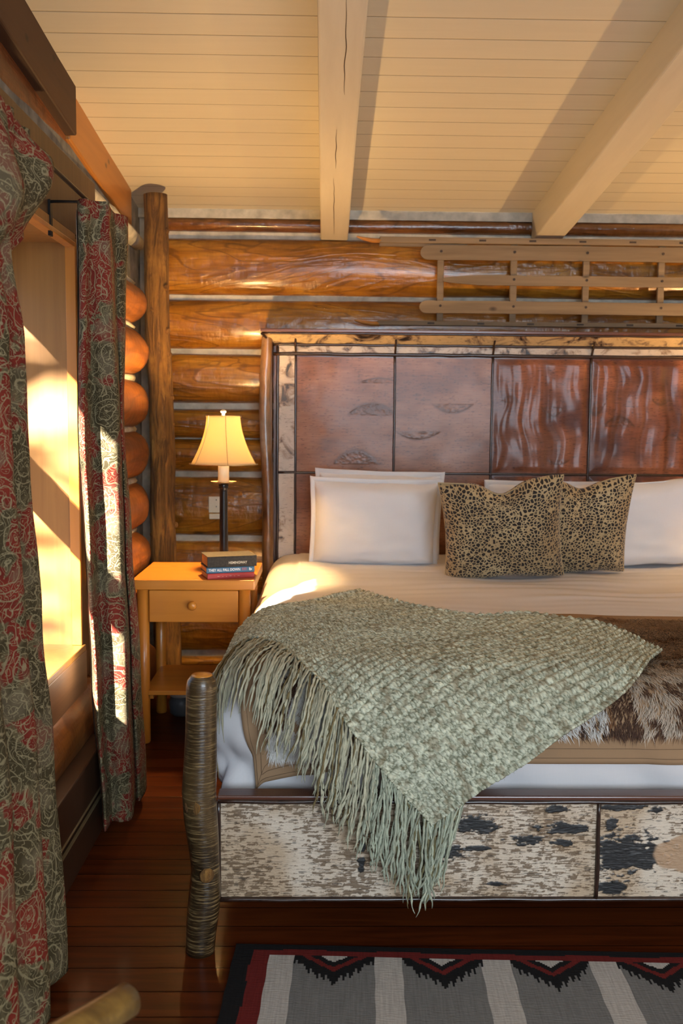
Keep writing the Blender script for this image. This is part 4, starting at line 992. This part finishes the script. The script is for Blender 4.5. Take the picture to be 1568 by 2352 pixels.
# fringe
tips = [(0.0, (-0.30, 2.03)), (0.10, (-0.29, 1.98)), (0.20, (-0.235, 2.07)), (0.30, (-0.165, 2.04)), (0.42, (-0.125, 1.975)), (0.55, (-0.06, 1.925)), (0.68, (0.015, 1.815)), (0.80, (0.085, 1.735)), (0.90, (0.165, 1.65)), (1.0, (0.225, 1.60)), (1.10, (0.250, 1.68))]
tsx = [t_[0] for t_ in tips]; tax = [t_[1][0] for t_ in tips]; tbx = [t_[1][1] for t_ in tips]
root_n = 400; cFr = rs(cF, root_n)
def strand(s_, jit, lift_, wid, shade_):
    if s_ <= 1: r = cFr[int(s_*(root_n-1))]
    else: r = np.array((0.237+(s_-1)*0.7, 1.79+(s_-1)*0.5))
    ta = np.interp(s_, tsx, tax)+random.gauss(0, jit); tb = np.interp(s_, tsx, tbx)+random.gauss(0, jit*1.6)
    n = 30; pts = []; ph = random.uniform(0, 6); w1 = random.gauss(0, 0.010); w2 = random.uniform(0.6, 1.3)
    for i in range(n):
        q = i/(n-1); a = r[0]*(1-q)+ta*q; b = r[1]*(1-q)+tb*q
        a += w1*sin(q*pi*w2)+0.0020*sin(q*26+ph)*q; b += 0.25*w1*sin(q*pi)
        p, nn = S(float(a), float(b), **KT); bow = 0.010*sin(pi*q)*(1 if s_ < 0.6 else 0.3)
        pts.append(p+nn*(lift_+0.003+bow*random.uniform(0.9, 1.1)+0.0012*sin(q*40+ph)-0.004*q))
    return pts
nt = 99
for k in range(nt):
    s_ = 1.10*(k+0.5)/nt; m = MB(); cols = []
    if 0.42 < s_ < 0.46 and k % 2: pass
    for y_ in range(2 if s_ < 0.55 else 3):
        pts = strand(s_+random.uniform(-0.006, 0.006), 0.010 if s_ > 0.3 else 0.016, random.uniform(-0.003, 0.008), 1, 0); n0 = len(m.v)
        r0 = random.uniform(0.0019, 0.0029); ph = random.uniform(0, 6)
        m.tube(pts, [r0*(1+0.28*sin(i*1.9+ph))*(1 if i < 26 else (30-i)/5) for i in range(30)], 6)
        base = np.array((0.44, 0.43, 0.31))*random.uniform(0.7, 1.35); 
        if random.random() < 0.15: base = np.array((0.20, 0.155, 0.075))
        if s_ > 0.8: base = base*np.array((0.95, 1.05, 1.1))
        cols += [base*(0.85+0.3*random.random()) for _ in range(len(m.v)-n0)]
    m.col = np.array(cols); m.build('tassel', M_['throw'], tw, smooth=True)

# ------------------------------------------------------------------ sled on the wall
sl = thing('wooden_sled', 'weathered wooden slat sled hung flat on the wall above the headboard', 'sled', (1.5, 4.31, 1.58))
wthr = plank_wood('weathered_grey_wood', 0, (0.12, 0.082, 0.045), (0.25, 0.18, 0.11), 0.75, 0.0, 1.0, 0.4)
rust = plain('rusty_iron', (0.05, 0.035, 0.025), 0.6, 0.5); tipm = plain('worn_orange_tip', (0.42, 0.17, 0.03), 0.5)
def slat(x0, x1, zc, h, name, tip=0.5, y=4.278, th=0.010):
    n = 90; m = MB()
    for i in range(n+1):
        q = i/n; x = x0+(x1-x0)*(0.5-0.5*cos(pi*q)); x = x0+(x1-x0)*(x-x0)/(x1-x0); d = min(x-x0, x1-x)
        w = h/2*(1+0.06*mn.noise(Vector((x*6, zc*9, 0))))
        if tip == 0.5: 
            if d < h/2: w *= sqrt(max(0.02, 1-(1-d/(h/2))**2))
        elif d < 0.16: w *= 0.25+0.75*(d/0.16)**0.6
        zz = zc+0.003*mn.noise(Vector((x*2, zc*5, 1)))
        for (yy, k) in ((y, -1), (y, 1), (y+th, 1), (y+th, -1)): m.v.append((x, yy, zz+k*w))
    for i in range(n):
        for k in range(4): k2 = (k+1) % 4; m.f.append((i*4+k, i*4+k2, (i+1)*4+k2, (i+1)*4+k))
    m.f.append((3, 2, 1, 0)); m.f.append(tuple(n*4+k for k in range(4)))
    return m.build(name, wthr, sl, bevel=0.002, fixn=True)
slat(0.415, 2.35, 1.887, 0.064, 'slat'); slat(0.515, 2.30, 1.769, 0.044, 'slat', 0.2); slat(0.415, 2.35, 1.652, 0.054, 'slat')
for zc, h, x0 in ((1.937, 0.026, 0.235), (1.579, 0.020, 0.23)):
    m = MB(); m.box((x0, 4.268, zc-h/2), (2.4, 4.292, zc+h/2)); rn = m.build('runner', wthr, sl, bevel=0.003)
    m = MB(); m.tube([(x0+0.01, 4.28, zc-0.004), (x0-0.03, 4.275, zc-0.004), (x0-0.07, 4.262, zc+0.001), (x0-0.10, 4.245, zc+0.006)], [0.012, 0.012, 0.009, 0.004], 10, squash=0.8); m.build('runner_tip', tipm, rn, smooth=True)
    m = MB()
    for k in range(9): x = 0.45+k*0.22; m.box((x, 4.2665, zc-0.004), (x+0.03, 4.2685, zc+0.004))
    m.build('rivets', rust, rn)
m = MB(); m.box((0.235, 4.285, 1.912), (0.62, 4.300, 1.924)); m.build('under_runner', wthr, sl)
for i, x in enumerate((0.506, 0.829, 1.150, 1.484, 1.81, 2.14)):
    m = MB(); w = 0.0145; m.box((x-w, 4.288, 1.575), (x+w, 4.306, 1.945)); cp = m.build('crosspiece', wthr, sl, bevel=0.003)
    for z in (1.887, 1.769, 1.652):
        if x < 0.51 and z == 1.769: continue
        m = MB(); m.tube([(x, 4.279, z+0.004), (x, 4.2745, z+0.004)], 0.0058, 10); m.build('bolt', rust, cp)

# ------------------------------------------------------------------ rug
rg = thing('rug', 'woven rug with grey stripes and black stepped triangles in a dark border', 'rug', (-0.185, 2.0, 0)); ORG[rg.name] = Vector((0, 0, 0))
rg.rotation_euler = (0, 0, radians(-2.3))
RL, RW, cs = 2.25, 1.35, 0.0045
nx, ny = int(RL/cs), int(RW/cs)
xi = (np.arange(nx)+0.5)*cs; yi = (np.arange(ny)+0.5)*cs
X, Y = np.meshgrid(xi, yi, indexing='ij'); mi = np.full(X.shape, 2)
x0r, y0r = 0.077, 0.040
per = 0.265
ph = (X-x0r-0.035) % per
# stripes: pale band then wide grey band
xs = X-x0r
pale = ((xs > 0) & (xs < 0.054)) | (((xs-0.2225) % 0.2285 < 0.061) & (xs > 0.2))
mi[pale] = 1
cen = 0.1385
xm = (xs-cen+0.11425) % 0.2285-0.11425          # distance from a medallion's centre line
def tri(cy, r, sgn=1):
    d = np.abs(xm)/1.0; yy = (Y-y0r-cy)*sgn
    tooth = 0.020*(1-(np.abs(xm) % 0.0165)/0.0165)
    big = (yy >= 0) & (d < r) & (yy < 0.082*(1-d/r)**0.75+tooth*1.5)
    big &= ~((d > 0.068) & (yy > 0.03))
    red = (yy >= 0) & (np.abs(yy-(0.052-d*0.85)) < 0.008)
    inner = (yy >= 0) & (yy < 0.026-d*0.85)
    return big, red, inner
for cy, sg in ((0.0, 1), (RW-2*y0r, -1)):
    big, red, inner = tri(cy, 0.085, sg); mi[big] = 0; mi[red] = 3; mi[inner] = 1
# small stepped crosses in the field
for cy in (0.335, 0.64, 0.945):
    yy = Y-y0r-cy; big = (np.abs(yy)+np.abs(xm)*0.9 < 0.085) & (np.abs(yy) % 0.03 < 0.02); mi[big] = 0
    mi[(np.abs(yy)+np.abs(xm)*0.9 < 0.045)] = 3; mi[(np.abs(yy)+np.abs(xm)*0.9 < 0.02)] = 1
mi[(X < x0r) | (X > RL-x0r) | (Y < y0r) | (Y > RW-y0r)] = 3
wob = 0.003*np.sin(X*31)+0.002*np.sin(Y*43)
mi[(X < 0.036+wob) | (X > RL-0.036) | (Y < 0.019+wob) | (Y > RW-0.024)] = 0
gx = np.arange(nx+1)*cs; gy = np.arange(ny+1)*cs; GX, GY = np.meshgrid(gx, gy, indexing='ij')
GZ = 0.007+0.0025*(fbm(GX*6, GY*6, 2)-0.3); Pm = np.stack([GX+0.0008*np.sin(GY*60), -GY+0.002*np.sin(GX*9), GZ], -1)
m = MB(); m.grid(Pm); m.mi = mi.ravel().tolist()
def wool(name, c): 
    t = NT(name); w = t.noise(t.coord((60, 500, 60)), 1, 3); s_ = t.noise(t.coord((260, 12, 1)), 1, 3)
    cc = t.mix(s_, tuple(x*0.6 for x in c), tuple(min(1, x*1.35) for x in c)); return t.fin(cc, 0.95, t.bump(w, 0.6, 0.004), spec=0.1)
m.build('rug_weave', [wool('black_wool', (0.012, 0.012, 0.013)), wool('pale_wool', (0.42, 0.40, 0.37)), wool('grey_wool', (0.17, 0.17, 0.165)), wool('dark_red_wool', (0.13, 0.018, 0.016))], rg, solid=0.0)
m = MB(); m.box((0, -RW, 0.0), (RL, 0, 0.0065)); m.build('rug_backing', M_['black'], rg)

# ------------------------------------------------------------------ log chair, only its arm end shows
ch = thing('log_chair', 'peeled log chair whose blurred arm end shows at bottom left', 'chair', (-0.38, 0.95, 0))
pl = log_wood('peeled_yellow_log', 0, (0.07, 0.035, 0.008), (0.24, 0.14, 0.03), (0.42, 0.27, 0.08), 0.4, 0.3, 10, 0.3)
def clog(p, q, r, name, cap=0.85):
    p = Vector(p); q = Vector(q); n = 20
    pts = [p.lerp(q, i/(n-1)) for i in range(n)]; d = (q-p).normalized(); pts = [p-d*0.004]+pts+[q+d*0.004]
    rad = [r*cap]+[r]*n+[r*cap]; m = MB(); m.tube(pts, rad, 24, jit=0.05, freq=12); o = m.build(name, pl, ch, smooth=False); smooth_sides(o); return o
clog((-0.42, 0.74, 0.515), (-0.241, 1.13, 0.430), 0.0215, 'arm')
clog((-0.47, 0.72, 0.0), (-0.36, 0.84, 0.46), 0.020, 'leg')
clog((-0.62, 0.50, 0.0), (-0.43, 0.72, 0.50), 0.020, 'leg')

# ------------------------------------------------------------------ tree outside that dapples the sun
tr = thing('tree', 'leafy tree outside the window casting dappled shade', 'tree', (-3.0, -1.2, 0))
bk = plain('tree_bark', (0.10, 0.07, 0.04), 0.9); lf = plain('leaf_green', (0.05, 0.10, 0.02), 0.7)
m = MB(); m.tube([(-3.0, -1.2, 0), (-2.95, -1.25, 1.4), (-3.0, -1.2, 2.8), (-3.05, -1.1, 4.0)], [0.10, 0.08, 0.06, 0.03], 12, jit=0.1); m.build('trunk', bk, tr, smooth=True)
m = MB(); lv_ = MB()
for k in range(30):
    z = 2.2+k*0.06; q = Vector((-3.0, -1.2, z)); an = random.uniform(-1.9, 0.3)-0.3; L = random.uniform(0.45, 0.95)
    e = q+Vector((cos(an)*L, sin(an)*L, 0.25)); md = q.lerp(e, 0.5)+Vector((0, 0, 0.08)); m.tube([q, md, e], [0.030, 0.020, 0.010], 6)
    for _ in range(8):
        c = q.lerp(e, random.uniform(0.35, 1.05))+Vector((random.gauss(0, 0.13), random.gauss(0, 0.13), random.gauss(0, 0.10)))
        a = Vector((random.gauss(0, 1), random.gauss(0, 1), random.gauss(0, 1))).normalized()*0.035; b = Vector((random.gauss(0, 1), random.gauss(0, 1), random.gauss(0, 1))).normalized()*0.020
        lv_.add([c-a, c+b, c+a, c-b], [(0, 1, 2, 3)])
m.build('branches', bk, tr); lv_.build('foliage', lf, tr)['kind'] = 'stuff'
